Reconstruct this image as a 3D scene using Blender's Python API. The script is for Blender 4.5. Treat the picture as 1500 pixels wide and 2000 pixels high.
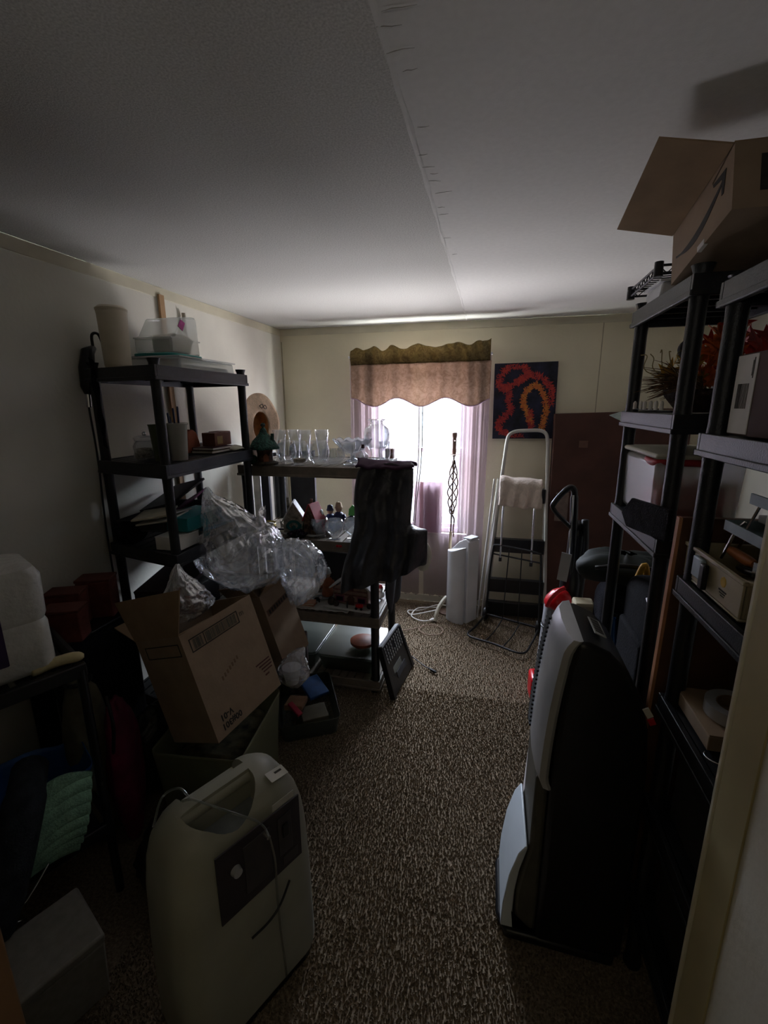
import bpy, bmesh, math, random
from mathutils import Vector, Matrix, Euler, noise

for o in list(bpy.data.objects):
    bpy.data.objects.remove(o, do_unlink=True)
S = bpy.context.scene
COL = S.collection
R = math.radians
V = Vector

# ------------------------------------------------------------------ camera
CAM_H = 1.69
YAW, PIT, ROLL = R(13.2), R(13.4), R(0.35)
fwd = V((-math.sin(YAW) * math.cos(PIT), math.cos(YAW) * math.cos(PIT), -math.sin(PIT)))
rgt = V((math.cos(YAW), math.sin(YAW), 0))
upv = rgt.cross(fwd)
r2 = rgt * math.cos(ROLL) - upv * math.sin(ROLL)
u2 = upv * math.cos(ROLL) + rgt * math.sin(ROLL)
cam_d = bpy.data.cameras.new('camera')
cam = bpy.data.objects.new('camera', cam_d)
COL.objects.link(cam)
m = Matrix((r2, u2, -fwd)).transposed().to_4x4()
m.translation = V((0, 0, CAM_H))
cam.matrix_world = m
cam_d.sensor_fit = 'HORIZONTAL'
cam_d.sensor_width = 36.0
cam_d.lens = 36.0 * 882.0 / 1500.0
cam_d.clip_start = 0.02
S.camera = cam

# ------------------------------------------------------------------ view + world
S.view_settings.view_transform = 'Standard'
S.view_settings.look = 'None'
S.view_settings.exposure = 0.15
S.view_settings.gamma = 1.0
S.view_settings.use_curve_mapping = False
try:
    S.cycles.use_denoising = True
    S.cycles.max_bounces = 12
    S.cycles.diffuse_bounces = 6
    S.cycles.transparent_max_bounces = 24
    S.cycles.sample_clamp_indirect = 6.0
    S.cycles.caustics_reflective = False
    S.cycles.caustics_refractive = False
except Exception:
    pass

SKY, GROUND = 116.0, 74.0
# blue winter sky over sunlit snowy ground
W = bpy.data.worlds.new('winter_sky')
S.world = W
W.use_nodes = True
nt = W.node_tree
nt.nodes.clear()
wo = nt.nodes.new('ShaderNodeOutputWorld')
bg = nt.nodes.new('ShaderNodeBackground')
tc = nt.nodes.new('ShaderNodeTexCoord')
sp = nt.nodes.new('ShaderNodeSeparateXYZ')
mr = nt.nodes.new('ShaderNodeMapRange')
mr.inputs['From Min'].default_value = -0.10
mr.inputs['From Max'].default_value = 0.12
mx = nt.nodes.new('ShaderNodeMix')
mx.data_type = 'RGBA'
mx.inputs['A'].default_value = (1.0 * GROUND, 0.99 * GROUND, 0.93 * GROUND, 1)
mx.inputs['B'].default_value = (0.80 * SKY, 0.92 * SKY, 1.0 * SKY, 1)
nt.links.new(tc.outputs['Generated'], sp.inputs[0])
nt.links.new(sp.outputs['Z'], mr.inputs['Value'])
nt.links.new(mr.outputs[0], mx.inputs['Factor'])
nt.links.new(mx.outputs['Result'], bg.inputs['Color'])
nt.links.new(bg.outputs[0], wo.inputs['Surface'])

def area(name, loc, target, sx, sy, power, color=(1, 1, 1), portal=False):
    d = bpy.data.lights.new(name, 'AREA')
    d.shape = 'RECTANGLE'
    d.size, d.size_y, d.energy, d.color = sx, sy, power, color
    o = bpy.data.objects.new(name, d)
    o.location = loc
    o.rotation_euler = (V(target) - V(loc)).to_track_quat('-Z', 'Y').to_euler()
    COL.objects.link(o)
    if portal:
        d.cycles.is_portal = True
    return o

# sampling portal in the window opening (it gives off no light itself) and an added, unseen fill light behind the doorway
area('window_portal', (-0.56, 3.735, 1.31), (-0.56, 0, 1.31), 0.78, 1.36, 1.0, portal=True)
area('hallway_fill_light', (-0.35, -1.0, 1.75), (-0.35, -0.55, 3.0), 0.35, 0.35, 3.6, (1.0, 0.97, 0.92))

# ------------------------------------------------------------------ materials
MATS = {}
def mat(name, col, rough=0.6, var=0.10, scale=18.0, bump=0.0, bscale=None, metal=0.0, spec=0.4, col2=None, alpha=None, trans=0.0, coat=0.0):
    if name in MATS:
        return MATS[name]
    m = bpy.data.materials.new(name)
    m.use_nodes = True
    n, l = m.node_tree.nodes, m.node_tree.links
    b = n['Principled BSDF']
    b.inputs['Roughness'].default_value = rough
    b.inputs['Metallic'].default_value = metal
    b.inputs['Specular IOR Level'].default_value = spec
    b.inputs['Coat Weight'].default_value = coat
    t = n.new('ShaderNodeTexCoord')
    nz = n.new('ShaderNodeTexNoise')
    nz.inputs['Scale'].default_value = scale
    nz.inputs['Detail'].default_value = 4
    l.new(t.outputs['Object'], nz.inputs['Vector'])
    c2 = col2 if col2 else tuple(max(0, c * (1 - 2.2 * var)) for c in col)
    c1 = col if col2 else tuple(min(1, c * (1 + 1.2 * var)) for c in col)
    mx = n.new('ShaderNodeMix')
    mx.data_type = 'RGBA'
    mx.inputs['A'].default_value = (*c2, 1)
    mx.inputs['B'].default_value = (*c1, 1)
    mp = n.new('ShaderNodeMapRange')
    mp.inputs['From Min'].default_value = 0.3
    mp.inputs['From Max'].default_value = 0.7
    l.new(nz.outputs['Fac'], mp.inputs['Value'])
    l.new(mp.outputs[0], mx.inputs['Factor'])
    l.new(mx.outputs['Result'], b.inputs['Base Color'])
    if bump:
        bz = n.new('ShaderNodeTexNoise')
        bz.inputs['Scale'].default_value = bscale or scale * 6
        bz.inputs['Detail'].default_value = 3
        l.new(t.outputs['Object'], bz.inputs['Vector'])
        bp = n.new('ShaderNodeBump')
        bp.inputs['Strength'].default_value = bump
        bp.inputs['Distance'].default_value = 0.01
        l.new(bz.outputs['Fac'], bp.inputs['Height'])
        l.new(bp.outputs['Normal'], b.inputs['Normal'])
    MATS[name] = m
    return m

def mat_film(name, tint, milk=0.1, gloss=0.5, rough=0.08, milkcol=(0.8, 0.82, 0.85), bump=0.0, bscale=20, transl=False, blend=0.35, gmin=0.0):
    """clear glass / plastic: see-through, glossy towards grazing angles, a little milky"""
    if name in MATS:
        return MATS[name]
    m = bpy.data.materials.new(name)
    m.use_nodes = True
    n, l = m.node_tree.nodes, m.node_tree.links
    n.remove(n['Principled BSDF'])
    out = n['Material Output']
    tr = n.new('ShaderNodeBsdfTransparent')
    tr.inputs[0].default_value = (*tint, 1)
    df = n.new('ShaderNodeBsdfDiffuse')
    df.inputs[0].default_value = (*milkcol, 1)
    tl = n.new('ShaderNodeBsdfTranslucent')
    tl.inputs[0].default_value = (*milkcol, 1)
    dt = n.new('ShaderNodeMixShader')
    dt.inputs[0].default_value = 0.55 if transl else 0.35
    l.new(df.outputs[0], dt.inputs[1])
    l.new(tl.outputs[0], dt.inputs[2])
    m1 = n.new('ShaderNodeMixShader')
    m1.inputs[0].default_value = milk
    l.new(tr.outputs[0], m1.inputs[1])
    l.new(dt.outputs[0], m1.inputs[2])
    gl = n.new('ShaderNodeBsdfGlossy')
    gl.inputs[0].default_value = (1, 1, 1, 1)
    gl.inputs['Roughness'].default_value = rough
    lw = n.new('ShaderNodeLayerWeight')
    lw.inputs['Blend'].default_value = blend
    mu = n.new('ShaderNodeMath')
    mu.operation = 'MULTIPLY_ADD'
    mu.inputs[2].default_value = gmin
    mu.use_clamp = True
    mu.inputs[1].default_value = gloss
    l.new(lw.outputs['Facing'], mu.inputs[0])
    m2 = n.new('ShaderNodeMixShader')
    l.new(mu.outputs[0], m2.inputs[0])
    l.new(m1.outputs[0], m2.inputs[1])
    l.new(gl.outputs[0], m2.inputs[2])
    l.new(m2.outputs[0], out.inputs['Surface'])
    if bump:
        t = n.new('ShaderNodeTexCoord')
        bz = n.new('ShaderNodeTexNoise')
        bz.inputs['Scale'].default_value = bscale
        bz.inputs['Detail'].default_value = 4
        bz.inputs['Distortion'].default_value = 1.5
        l.new(t.outputs['Object'], bz.inputs['Vector'])
        bp = n.new('ShaderNodeBump')
        bp.inputs['Strength'].default_value = bump
        bp.inputs['Distance'].default_value = 0.02
        l.new(bz.outputs['Fac'], bp.inputs['Height'])
        for q in (df, gl, lw):
            l.new(bp.outputs['Normal'], q.inputs['Normal'])
    MATS[name] = m
    return m

# ------------------------------------------------------------------ mesh builder
def frame(loc=(0, 0, 0), rz=0.0, rx=0.0, ry=0.0):
    return Matrix.Translation(V(loc)) @ Euler((rx, ry, rz), 'XYZ').to_matrix().to_4x4()

class MB:
    def __init__(s):
        s.bm = bmesh.new()
    def hexa(s, p):
        v = [s.bm.verts.new(q) for q in p]
        for f in ((3, 2, 1, 0), (4, 5, 6, 7), (0, 1, 5, 4), (1, 2, 6, 5), (2, 3, 7, 6), (3, 0, 4, 7)):
            s.bm.faces.new([v[i] for i in f])
        return s
    def box(s, c, d, M=None, taper=1.0):
        x, y, z = (k / 2 for k in d)
        p = [V((-x, -y, -z)), V((x, -y, -z)), V((x, y, -z)), V((-x, y, -z)),
             V((-x * taper, -y * taper, z)), V((x * taper, -y * taper, z)), V((x * taper, y * taper, z)), V((-x * taper, y * taper, z))]
        p = [q + V(c) for q in p]
        if M is not None:
            p = [M @ q for q in p]
        return s.hexa(p)
    def bx(s, x0, x1, y0, y1, z0, z1, M=None):
        return s.box(((x0 + x1) / 2, (y0 + y1) / 2, (z0 + z1) / 2), (abs(x1 - x0), abs(y1 - y0), abs(z1 - z0)), M)
    def ring(s, c, ax, bx_, n):
        return [s.bm.verts.new(c + ax * math.cos(2 * math.pi * i / n) + bx_ * math.sin(2 * math.pi * i / n)) for i in range(n)]
    def tube(s, pts, r, n=8, closed=False, cap=True):
        pts = [V(p) for p in pts]
        k = len(pts)
        rs = r if isinstance(r, (list, tuple)) else [r] * k
        rings = []
        prev = None
        for i, p in enumerate(pts):
            a = pts[(i - 1) % k] if (closed or i > 0) else p
            b = pts[(i + 1) % k] if (closed or i < k - 1) else p
            d = (b - a)
            d = d.normalized() if d.length > 1e-9 else V((0, 0, 1))
            if prev is None:
                h = V((0, 0, 1)) if abs(d.z) < 0.9 else V((1, 0, 0))
                x = d.cross(h).normalized()
            else:
                x = prev - d * prev.dot(d)
                x = x.normalized() if x.length > 1e-6 else d.orthogonal().normalized()
            prev = x
            y = d.cross(x)
            rings.append(s.ring(p, x * rs[i], y * rs[i], n))
        for i in range(k if closed else k - 1):
            A, B = rings[i], rings[(i + 1) % k]
            for j in range(n):
                s.bm.faces.new((A[j], A[(j + 1) % n], B[(j + 1) % n], B[j]))
        if cap and not closed:
            s.bm.faces.new(rings[0][::-1])
            s.bm.faces.new(rings[-1])
        return s
    def lathe(s, prof, n=24, M=None, close=False):
        rings = []
        for r, z in prof:
            if r < 1e-5:
                q = V((0, 0, z))
                rings.append([s.bm.verts.new(M @ q if M is not None else q)])
            else:
                q = [V((r * math.cos(2 * math.pi * i / n), r * math.sin(2 * math.pi * i / n), z)) for i in range(n)]
                rings.append([s.bm.verts.new(M @ a if M is not None else a) for a in q])
        for A, B in zip(rings, rings[1:]):
            for j in range(n):
                k = (j + 1) % n
                if len(A) == 1 and len(B) == 1:
                    continue
                if len(A) == 1:
                    s.bm.faces.new((A[0], B[k], B[j]))
                elif len(B) == 1:
                    s.bm.faces.new((A[j], A[k], B[0]))
                else:
                    s.bm.faces.new((A[j], A[k], B[k], B[j]))
        if len(rings[0]) > 1 and not close:
            s.bm.faces.new(rings[0][::-1])
        if len(rings[-1]) > 1 and not close:
            s.bm.faces.new(rings[-1])
        return s
    def prism(s, poly, t, M=None, t0=0.0):
        """polygon in local XY, thickness along local Z"""
        a = [V((x, y, t0)) for x, y in poly]
        b = [V((x, y, t0 + t)) for x, y in poly]
        if M is not None:
            a = [M @ q for q in a]
            b = [M @ q for q in b]
        A = [s.bm.verts.new(q) for q in a]
        B = [s.bm.verts.new(q) for q in b]
        s.bm.faces.new(A[::-1])
        s.bm.faces.new(B)
        k = len(A)
        for i in range(k):
            s.bm.faces.new((A[i], A[(i + 1) % k], B[(i + 1) % k], B[i]))
        return s
    def sheet(s, f, nu, nv, wrapu=False):
        g = [[s.bm.verts.new(f(i / nu, j / nv)) for j in range(nv + 1)] for i in range(nu + (0 if wrapu else 1))]
        for i in range(nu):
            for j in range(nv):
                i2 = (i + 1) % len(g)
                s.bm.faces.new((g[i][j], g[i2][j], g[i2][j + 1], g[i][j + 1]))
        return s
    def ball(s, c, r, n=12, m=8, sq=(1, 1, 1), M=None):
        prof = [(max(0, r * math.sin(math.pi * i / m)), -r * math.cos(math.pi * i / m)) for i in range(m + 1)]
        prof[0] = (0, -r)
        prof[-1] = (0, r)
        T = Matrix.Translation(V(c)) @ Matrix.Diagonal((*sq, 1))
        return s.lathe(prof, n, (M @ T) if M is not None else T)
    def mesh(s, name, xf=None):
        if xf is not None:
            bmesh.ops.transform(s.bm, matrix=xf, verts=s.bm.verts)
        bmesh.ops.recalc_face_normals(s.bm, faces=s.bm.faces)
        me = bpy.data.meshes.new(name)
        s.bm.to_mesh(me)
        s.bm.free()
        return me

def tag(o, label=None, cat=None, group=None, kind=None):
    if label: o['label'] = label
    if cat: o['category'] = cat
    if group: o['group'] = group
    if kind: o['kind'] = kind
    return o

def finish(o, mt, smooth=False, bevel=0.0, solid=0.0, sub=0, seg=2, off=0.0):
    me = o.data
    if mt is not None:
        me.materials.append(mt)
    if solid:
        md = o.modifiers.new('Solidify', 'SOLIDIFY')
        md.thickness = solid
        md.offset = off
    if bevel:
        md = o.modifiers.new('Bevel', 'BEVEL')
        md.width = bevel
        md.segments = seg
        md.limit_method = 'ANGLE'
        md.angle_limit = R(35)
        md.harden_normals = False
    if sub:
        md = o.modifiers.new('Subdivision', 'SUBSURF')
        md.levels = sub
        md.render_levels = sub
    if smooth or bevel or sub:
        me.shade_smooth()
        if bevel and not smooth or smooth == 'auto':
            try:
                me.set_sharp_from_angle(angle=R(40))
            except Exception:
                pass
    return o

def mesh_obj(name, mb, mt, **kw):
    o = bpy.data.objects.new(name, mb.mesh(name))
    COL.objects.link(o)
    return finish(o, mt, **kw)

def struct(name, mb, mt, parent=None, **kw):
    o = mesh_obj(name, mb, mt, **kw)
    if parent is not None:
        o.parent = parent
    else:
        o['kind'] = 'structure'
    return o

class Thing:
    """an Empty at the thing's base that parents its parts; part(..., w=True) takes world coordinates"""
    def __init__(s, name, label, cat, loc=(0, 0, 0), rz=0.0, group=None, M=None):
        s.M = M if M is not None else frame(loc, rz)
        s.o = bpy.data.objects.new(name, None)
        s.o.empty_display_size = 0.05
        COL.objects.link(s.o)
        s.o.matrix_world = s.M
        tag(s.o, label, cat, group)
    def part(s, name, mb, mt, parent=None, w=False, label=None, kind=None, **kw):
        o = bpy.data.objects.new(name, mb.mesh(name, s.M.inverted() if w else None))
        COL.objects.link(o)
        o.parent = parent if parent is not None else s.o
        finish(o, mt, **kw)
        if label: o['label'] = label
        if kind: o['kind'] = kind
        return o

def single(name, label, cat, mb, mt, loc=(0, 0, 0), rz=0.0, group=None, M=None, w=False, **kw):
    """a thing that is one mesh"""
    X = M if M is not None else frame(loc, rz)
    o = bpy.data.objects.new(name, mb.mesh(name, X.inverted() if w else None))
    COL.objects.link(o)
    o.matrix_world = X
    finish(o, mt, **kw)
    return tag(o, label, cat, group)

def copy_tree(o, parent=None):
    c = o.copy()
    COL.objects.link(c)
    if parent is not None:
        c.parent = parent
    for ch in [k for k in bpy.data.objects if k.parent == o]:
        copy_tree(ch, c)
    return c

def dup(root, loc, rz=0.0, label=None, group=None, scale=None):
    c = copy_tree(root)
    c.matrix_world = frame(loc, rz)
    if scale: c.scale = scale
    if label: c['label'] = label
    if group: c['group'] = group
    return c

def text_mb(s, size, M, extrude=0.0004, align='CENTER', bold=0.0):
    cu = bpy.data.curves.new('lettering', 'FONT')
    cu.body = s
    cu.size = size
    cu.extrude = extrude
    cu.offset = bold
    cu.align_x = align
    cu.align_y = 'CENTER'
    cu.resolution_u = 2
    o = bpy.data.objects.new('lettering', cu)
    me = bpy.data.meshes.new_from_object(o)
    mb = MB()
    mb.bm.from_mesh(me)
    bmesh.ops.transform(mb.bm, matrix=M, verts=mb.bm.verts)
    bpy.data.objects.remove(o)
    bpy.data.curves.remove(cu)
    bpy.data.meshes.remove(me)
    return mb

def axes(o, x, y, z):
    """matrix with given origin and axes"""
    M = Matrix((V(x).normalized(), V(y).normalized(), V(z).normalized())).transposed().to_4x4()
    M.translation = V(o)
    return M

def rrect(w, h, r, n=4):
    p = []
    for cx, cy, a0 in ((w / 2 - r, h / 2 - r, 0), (-w / 2 + r, h / 2 - r, 90), (-w / 2 + r, -h / 2 + r, 180), (w / 2 - r, -h / 2 + r, 270)):
        for i in range(n + 1):
            a = R(a0 + 90 * i / n)
            p.append((cx + r * math.cos(a), cy + r * math.sin(a)))
    return p

def arc(c, r, a0, a1, n, plane='xz'):
    out = []
    for i in range(n + 1):
        a = R(a0 + (a1 - a0) * i / n)
        u, v = r * math.cos(a), r * math.sin(a)
        out.append((c[0] + u, c[1], c[2] + v) if plane == 'xz' else (c[0], c[1] + u, c[2] + v) if plane == 'yz' else (c[0] + u, c[1] + v, c[2]))
    return out

def smooth_path(pts, k=6):
    """Catmull-Rom through points"""
    P = [V(p) for p in pts]
    P = [P[0] * 2 - P[1]] + P + [P[-1] * 2 - P[-2]]
    out = []
    for i in range(1, len(P) - 2):
        for j in range(k):
            t = j / k
            a, b, c, d = P[i - 1], P[i], P[i + 1], P[i + 2]
            out.append(0.5 * (2 * b + (c - a) * t + (2 * a - 5 * b + 4 * c - d) * t * t + (3 * b - a - 3 * c + d) * t ** 3))
    out.append(P[-2])
    return out

random.seed(7)
# ------------------------------------------------------------------ palette
M_BLACK = mat('black_plastic', (0.013, 0.014, 0.017), 0.40, 0.15, 30, bump=0.15, bscale=240)
M_BLACKG = mat('black_gloss_plastic', (0.012, 0.012, 0.014), 0.3, 0.1, 20)
M_BLACKCLOTH = mat('black_cloth', (0.014, 0.013, 0.018), 0.95, 0.3, 22, bump=0.5, bscale=160, spec=0.1)
M_DARKWIRE = mat('dark_wire', (0.02, 0.02, 0.022), 0.45, 0.1, 30, metal=0.3)
M_TAUPE = mat('taupe_plastic', (0.20, 0.165, 0.13), 0.5, 0.10, 25, bump=0.1, bscale=220)
M_CARD = mat('cardboard', (0.31, 0.222, 0.15), 0.85, 0.06, 14, bump=0.08, bscale=90)
M_CARDIN = mat('cardboard_inside', (0.29, 0.195, 0.115), 0.9, 0.07, 14)
M_CARDDK = mat('dark_cardboard', (0.075, 0.030, 0.022), 0.75, 0.12, 6)
M_WHITEP = mat('white_plastic', (0.72, 0.72, 0.74), 0.38, 0.03, 8)
M_CREAMP = mat('cream_plastic', (0.62, 0.60, 0.50), 0.42, 0.05, 6)
M_WHITE = mat('white_paper', (0.72, 0.70, 0.66), 0.8, 0.05, 12)
M_INK = mat('dark_print', (0.035, 0.03, 0.025), 0.8, 0.2, 40)
M_CHROME = mat('chrome', (0.7, 0.7, 0.72), 0.22, 0.05, 10, metal=1.0)
M_SILVER = mat('silver_plastic', (0.50, 0.51, 0.53), 0.34, 0.05, 12, metal=0.35)
M_WOOD = mat('pine_wood', (0.40, 0.24, 0.12), 0.6, 0.12, 9)
M_WOODDK = mat('brown_wood', (0.13, 0.06, 0.035), 0.5, 0.2, 8)
M_RED = mat('red_plastic', (0.55, 0.012, 0.02), 0.28, 0.08, 10)
M_GLASS = mat_film('drinking_glass', (0.95, 0.96, 0.97), 0.055, 1.0, 0.05, (.9, .92, .94), blend=.28)
M_CLEARP = mat_film('clear_tub_plastic', (0.90, 0.92, 0.93), 0.34, 0.35, 0.25, (0.80, 0.80, 0.78))
M_BAG = mat_film('clear_bag_film', (0.93, 0.94, 0.96), 0.27, 0.9, 0.11, (0.95, 0.96, 1.0), gmin=0.16, bump=0.55, bscale=9, transl=True)
M_PANE = mat_film('window_glass', (0.97, 0.98, 0.98), 0.0, 0.25, 0.0)

# ------------------------------------------------------------------ structure
XL, XR, YB, YF, ZC = -1.745, 1.62, 3.69, -0.12, 2.30
M_WALL = mat('wall_paint', (0.72, 0.665, 0.50), 0.75, 0.04, 2.2, bump=0.12, bscale=60)
M_WALLL = mat('wall_paint_left', (0.70, 0.68, 0.60), 0.75, 0.07, 1.6, bump=0.12, bscale=60)
M_TRIMW = mat('trim_paint', (0.60, 0.56, 0.43), 0.6, 0.05, 6)

def ceiling_mat(name, strength, bscale, c1, c2, vs):
    m = mat(name, c1, 0.9, 0.06, vs, bump=strength, bscale=bscale, col2=c2)
    return m
M_CEIL_L = ceiling_mat('stippled_ceiling', 0.3, 300, (0.74, 0.74, 0.715), (0.50, 0.50, 0.485), 210)
M_CEIL_R = ceiling_mat('smooth_ceiling', 0.12, 300, (0.80, 0.80, 0.785), (0.755, 0.755, 0.74), 60)

# floor: a slab with real tufts of pile standing on it
def carpet_mat(name):
    m = bpy.data.materials.new(name)
    m.use_nodes = True
    n, l = m.node_tree.nodes, m.node_tree.links
    b = n['Principled BSDF']
    b.inputs['Roughness'].default_value = 0.95
    b.inputs['Specular IOR Level'].default_value = 0.05
    t = n.new('ShaderNodeTexCoord')
    a = n.new('ShaderNodeTexNoise')
    a.inputs['Scale'].default_value = 105
    a.inputs['Detail'].default_value = 3
    a.inputs['Roughness'].default_value = 0.7
    l.new(t.outputs['Object'], a.inputs['Vector'])
    r = n.new('ShaderNodeValToRGB')
    e = r.color_ramp.elements
    e[0].position, e[0].color = 0.34, (0.115, 0.086, 0.060, 1)
    e[1].position, e[1].color = 0.66, (0.29, 0.23, 0.165, 1)
    q = e.new(0.5)
    q.color = (0.195, 0.152, 0.107, 1)
    l.new(a.outputs['Fac'], r.inputs[0])
    l.new(r.outputs[0], b.inputs['Base Color'])
    return m
M_CARPET = carpet_mat('flecked_carpet')
fl = struct('floor', MB().bx(XL - 0.1, XR + 0.1, -2.4, YB + 0.1, -0.06, 0.0), M_CARPET)

def pile():
    vs, fs = [], []
    rnd = random.Random(3)
    y = 0.45
    while y < 3.62:
        st = 0.0075 if y < 2.4 else 0.010
        x = -1.05
        while x < 0.62:
            px, py = x + rnd.uniform(-.004, .004), y + rnd.uniform(-.004, .004)
            h, w = rnd.uniform(.006, .013), rnd.uniform(.003, .005)
            dx, dy = rnd.uniform(-.005, .005), rnd.uniform(-.005, .005)
            a = rnd.uniform(0, 2.1)
            k = len(vs)
            for i in range(3):
                vs.append((px + w * math.cos(a + 2.094 * i), py + w * math.sin(a + 2.094 * i), -0.001))
            vs.append((px + dx, py + dy, h))
            fs += [(k, k + 1, k + 3), (k + 1, k + 2, k + 3), (k + 2, k, k + 3)]
            x += st
        y += st
    me = bpy.data.meshes.new('carpet_pile')
    me.from_pydata(vs, [], fs)
    me.materials.append(M_CARPET)
    o = bpy.data.objects.new('carpet_pile', me)
    COL.objects.link(o)
    o.parent = fl
    o['kind'] = 'stuff'
pile()

# ceiling: stippled half, smooth half, with the lapped seam between them
ce = struct('ceiling', MB().bx(XL - 0.1, -0.212, YF - 0.1, YB + 0.1, ZC, ZC + 0.05), M_CEIL_L)
struct('ceiling_panel', MB().bx(-0.212, XR + 0.1, YF - 0.1, YB + 0.1, ZC + 0.001, ZC + 0.05), M_CEIL_R, parent=ce)
def seam_strip():
    mb = MB()
    def f(u, v):
        y = YF + (YB - YF) * u
        w = 0.014 + 0.008 * noise.noise(V((y * 6, 0, 0)))
        return V((-0.214 + w * (v - .35) + 0.004 * noise.noise(V((y * 9, v * 3, 1))), y,
                  ZC - 0.0025 * math.sin(math.pi * v) * (0.7 + 0.5 * noise.noise(V((y * 14, v * 2, 5)))) + 0.0006))
    return mb.sheet(f, 160, 6)
struct('seam', seam_strip(), M_CEIL_R, parent=ce, smooth=True)
def cracks():
    mb = MB()
    rnd = random.Random(5)
    for y in (0.83, 0.86, 0.89, 0.95, 1.0, 1.18, 1.3, 1.36, 1.40, 1.44, 1.52, 1.62, 1.68, 1.9, 2.1):
        a = rnd.uniform(-.25, .5)
        L = rnd.uniform(.02, .06)
        x = -0.205 + rnd.uniform(-.012, .012)
        p = [(x + L * t * math.cos(a), y + L * t * math.sin(a) * .5 + .002 * rnd.uniform(-1, 1), ZC - 0.001) for t in (0, .3, .6, 1)]
        mb.tube(p, [0.0004, .0008, .0006, .0003], 4)
    return mb
struct('crack', cracks(), mat('crack_dark', (0.34, 0.33, 0.30), 0.9), parent=ce)['kind'] = 'stuff'

# walls
struct('wall_left', MB().bx(XL - 0.1, XL, YF - 0.1, YB + 0.1, 0, ZC), M_WALLL)
struct('wall_right', MB().bx(XR, XR + 0.1, YF - 0.1, YB + 0.1, 0, ZC), M_WALLL)
WX0, WX1, WZ0, WZ1 = -0.945, -0.185, 0.635, 1.99
wb = MB()
wb.bx(XL - .1, WX0, YB, YB + .12, 0, ZC).bx(WX1, XR + .1, YB, YB + .12, 0, ZC).bx(WX0, WX1, YB, YB + .12, 0, WZ0).bx(WX0, WX1, YB, YB + .12, WZ1, ZC)
struct('wall_back', wb, M_WALL)
# wall with the doorway the camera stands in, its stub on the right and the short hallway behind
wf = MB()
wf.bx(XL - .1, -0.62, YF - .1, YF, 0, ZC).bx(0.42, XR + .1, YF - .1, YF, 0, ZC)
struct('wall_front', wf, M_WALL)
struct('wall_door_side', MB().bx(0.402, 0.455, -2.0, 0.735, 0, ZC), M_WALLL)
struct('trim_1', MB().bx(0.397, 0.462, 0.735, 0.752, 0, ZC), M_TRIMW, bevel=0.006)
struct('trim_2', MB().bx(0.3985, 0.402, 0.655, 0.735, 0, ZC), mat('casing_paint', (0.42, 0.36, 0.20), 0.6, 0.06, 5), bevel=0.001)
hb = MB()
hb.bx(-1.2, 0.6, -2.4, -2.3, 0, ZC).bx(-1.3, -1.2, -2.4, YF - .1, 0, ZC).bx(0.455, 0.555, -2.4, -0.2, 0, ZC).bx(-1.3, 0.6, -2.4, YF - .1, ZC, ZC + .05)
struct('wall_hallway', hb, M_WALL)
M_JAMB = mat('jamb_wood', (0.22, 0.12, 0.055), 0.55, 0.15, 6)
struct('door_1', MB().bx(-0.66, -0.615, -0.35, 0.335, 0.0, 2.03), M_JAMB, bevel=0.004)

# thin battens under the ceiling and wallboard joints
struct('trim_3', MB().bx(XL, XL + .006, YF, YB, ZC - .055, ZC - .002), M_TRIMW, bevel=.002)
struct('trim_4', MB().bx(XL, XR, YB - .006, YB, ZC - .055, ZC - .002), M_TRIMW, bevel=.002)
struct('trim_5', MB().bx(0.742, 0.748, YB - .002, YB, 0.05, ZC - .055).bx(XL + 0.008, XL + .014, YB - .004, YB, 0.05, ZC - .1), mat('joint', (0.38, 0.34, 0.24), 0.8))
struct('baseboard_back', MB().bx(XL, XR, YB - .012, YB, 0, 0.06), M_TRIMW, bevel=.003)
struct('baseboard_left', MB().bx(XL, XL + .012, YF, YB - .012, 0, 0.06), M_TRIMW, bevel=.003)

# invented siding a few metres outside, added to darken the view through the window
sd_ = MB()
for i in range(15):
    z = -.75 + .21 * i
    sd_.hexa([V((-7, 7.28, z)), V((6, 7.28, z)), V((6, 7.40, z)), V((-7, 7.40, z)), V((-7, 7.305, z + .21)), V((6, 7.305, z + .21)), V((6, 7.40, z + .21)), V((-7, 7.40, z + .21))])
struct('window_view_blocker', sd_, mat('view_blocker_dark', (0.017, 0.021, 0.026), .8, .05, 3))

# window: vinyl frame, two sashes with panes, sill
win = MB()
t = 0.035
win.bx(WX0, WX0 + t, YB + .03, YB + .10, WZ0, WZ1).bx(WX1 - t, WX1, YB + .03, YB + .10, WZ0, WZ1).bx(WX0 + t, WX1 - t, YB + .03, YB + .10, WZ0, WZ0 + t).bx(WX0 + t, WX1 - t, YB + .03, YB + .10, WZ1 - t, WZ1)
w1 = struct('window_1', win, M_WHITEP, bevel=.003)
zm = 1.32
for nm, z0, z1, yy in (('sash', WZ0 + t, zm + .02, YB + .045), ('sash', zm - .02, WZ1 - t, YB + .075)):
    s_ = MB()
    x0, x1 = WX0 + t, WX1 - t
    s_.bx(x0, x0 + .025, yy, yy + .022, z0, z1).bx(x1 - .025, x1, yy, yy + .022, z0, z1).bx(x0 + .025, x1 - .025, yy, yy + .022, z0, z0 + .03).bx(x0 + .025, x1 - .025, yy, yy + .022, z1 - .03, z1)
    so = struct('sash', s_, M_WHITEP, parent=w1)
    struct('pane', MB().bx(x0 + .025, x1 - .025, yy + .009, yy + .013, z0 + .03, z1 - .03), M_PANE, parent=so)
struct('sill', MB().bx(WX0 - .03, WX1 + .03, YB - .03, YB + .03, WZ0 - .022, WZ0), M_TRIMW, parent=w1, bevel=.004)
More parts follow.
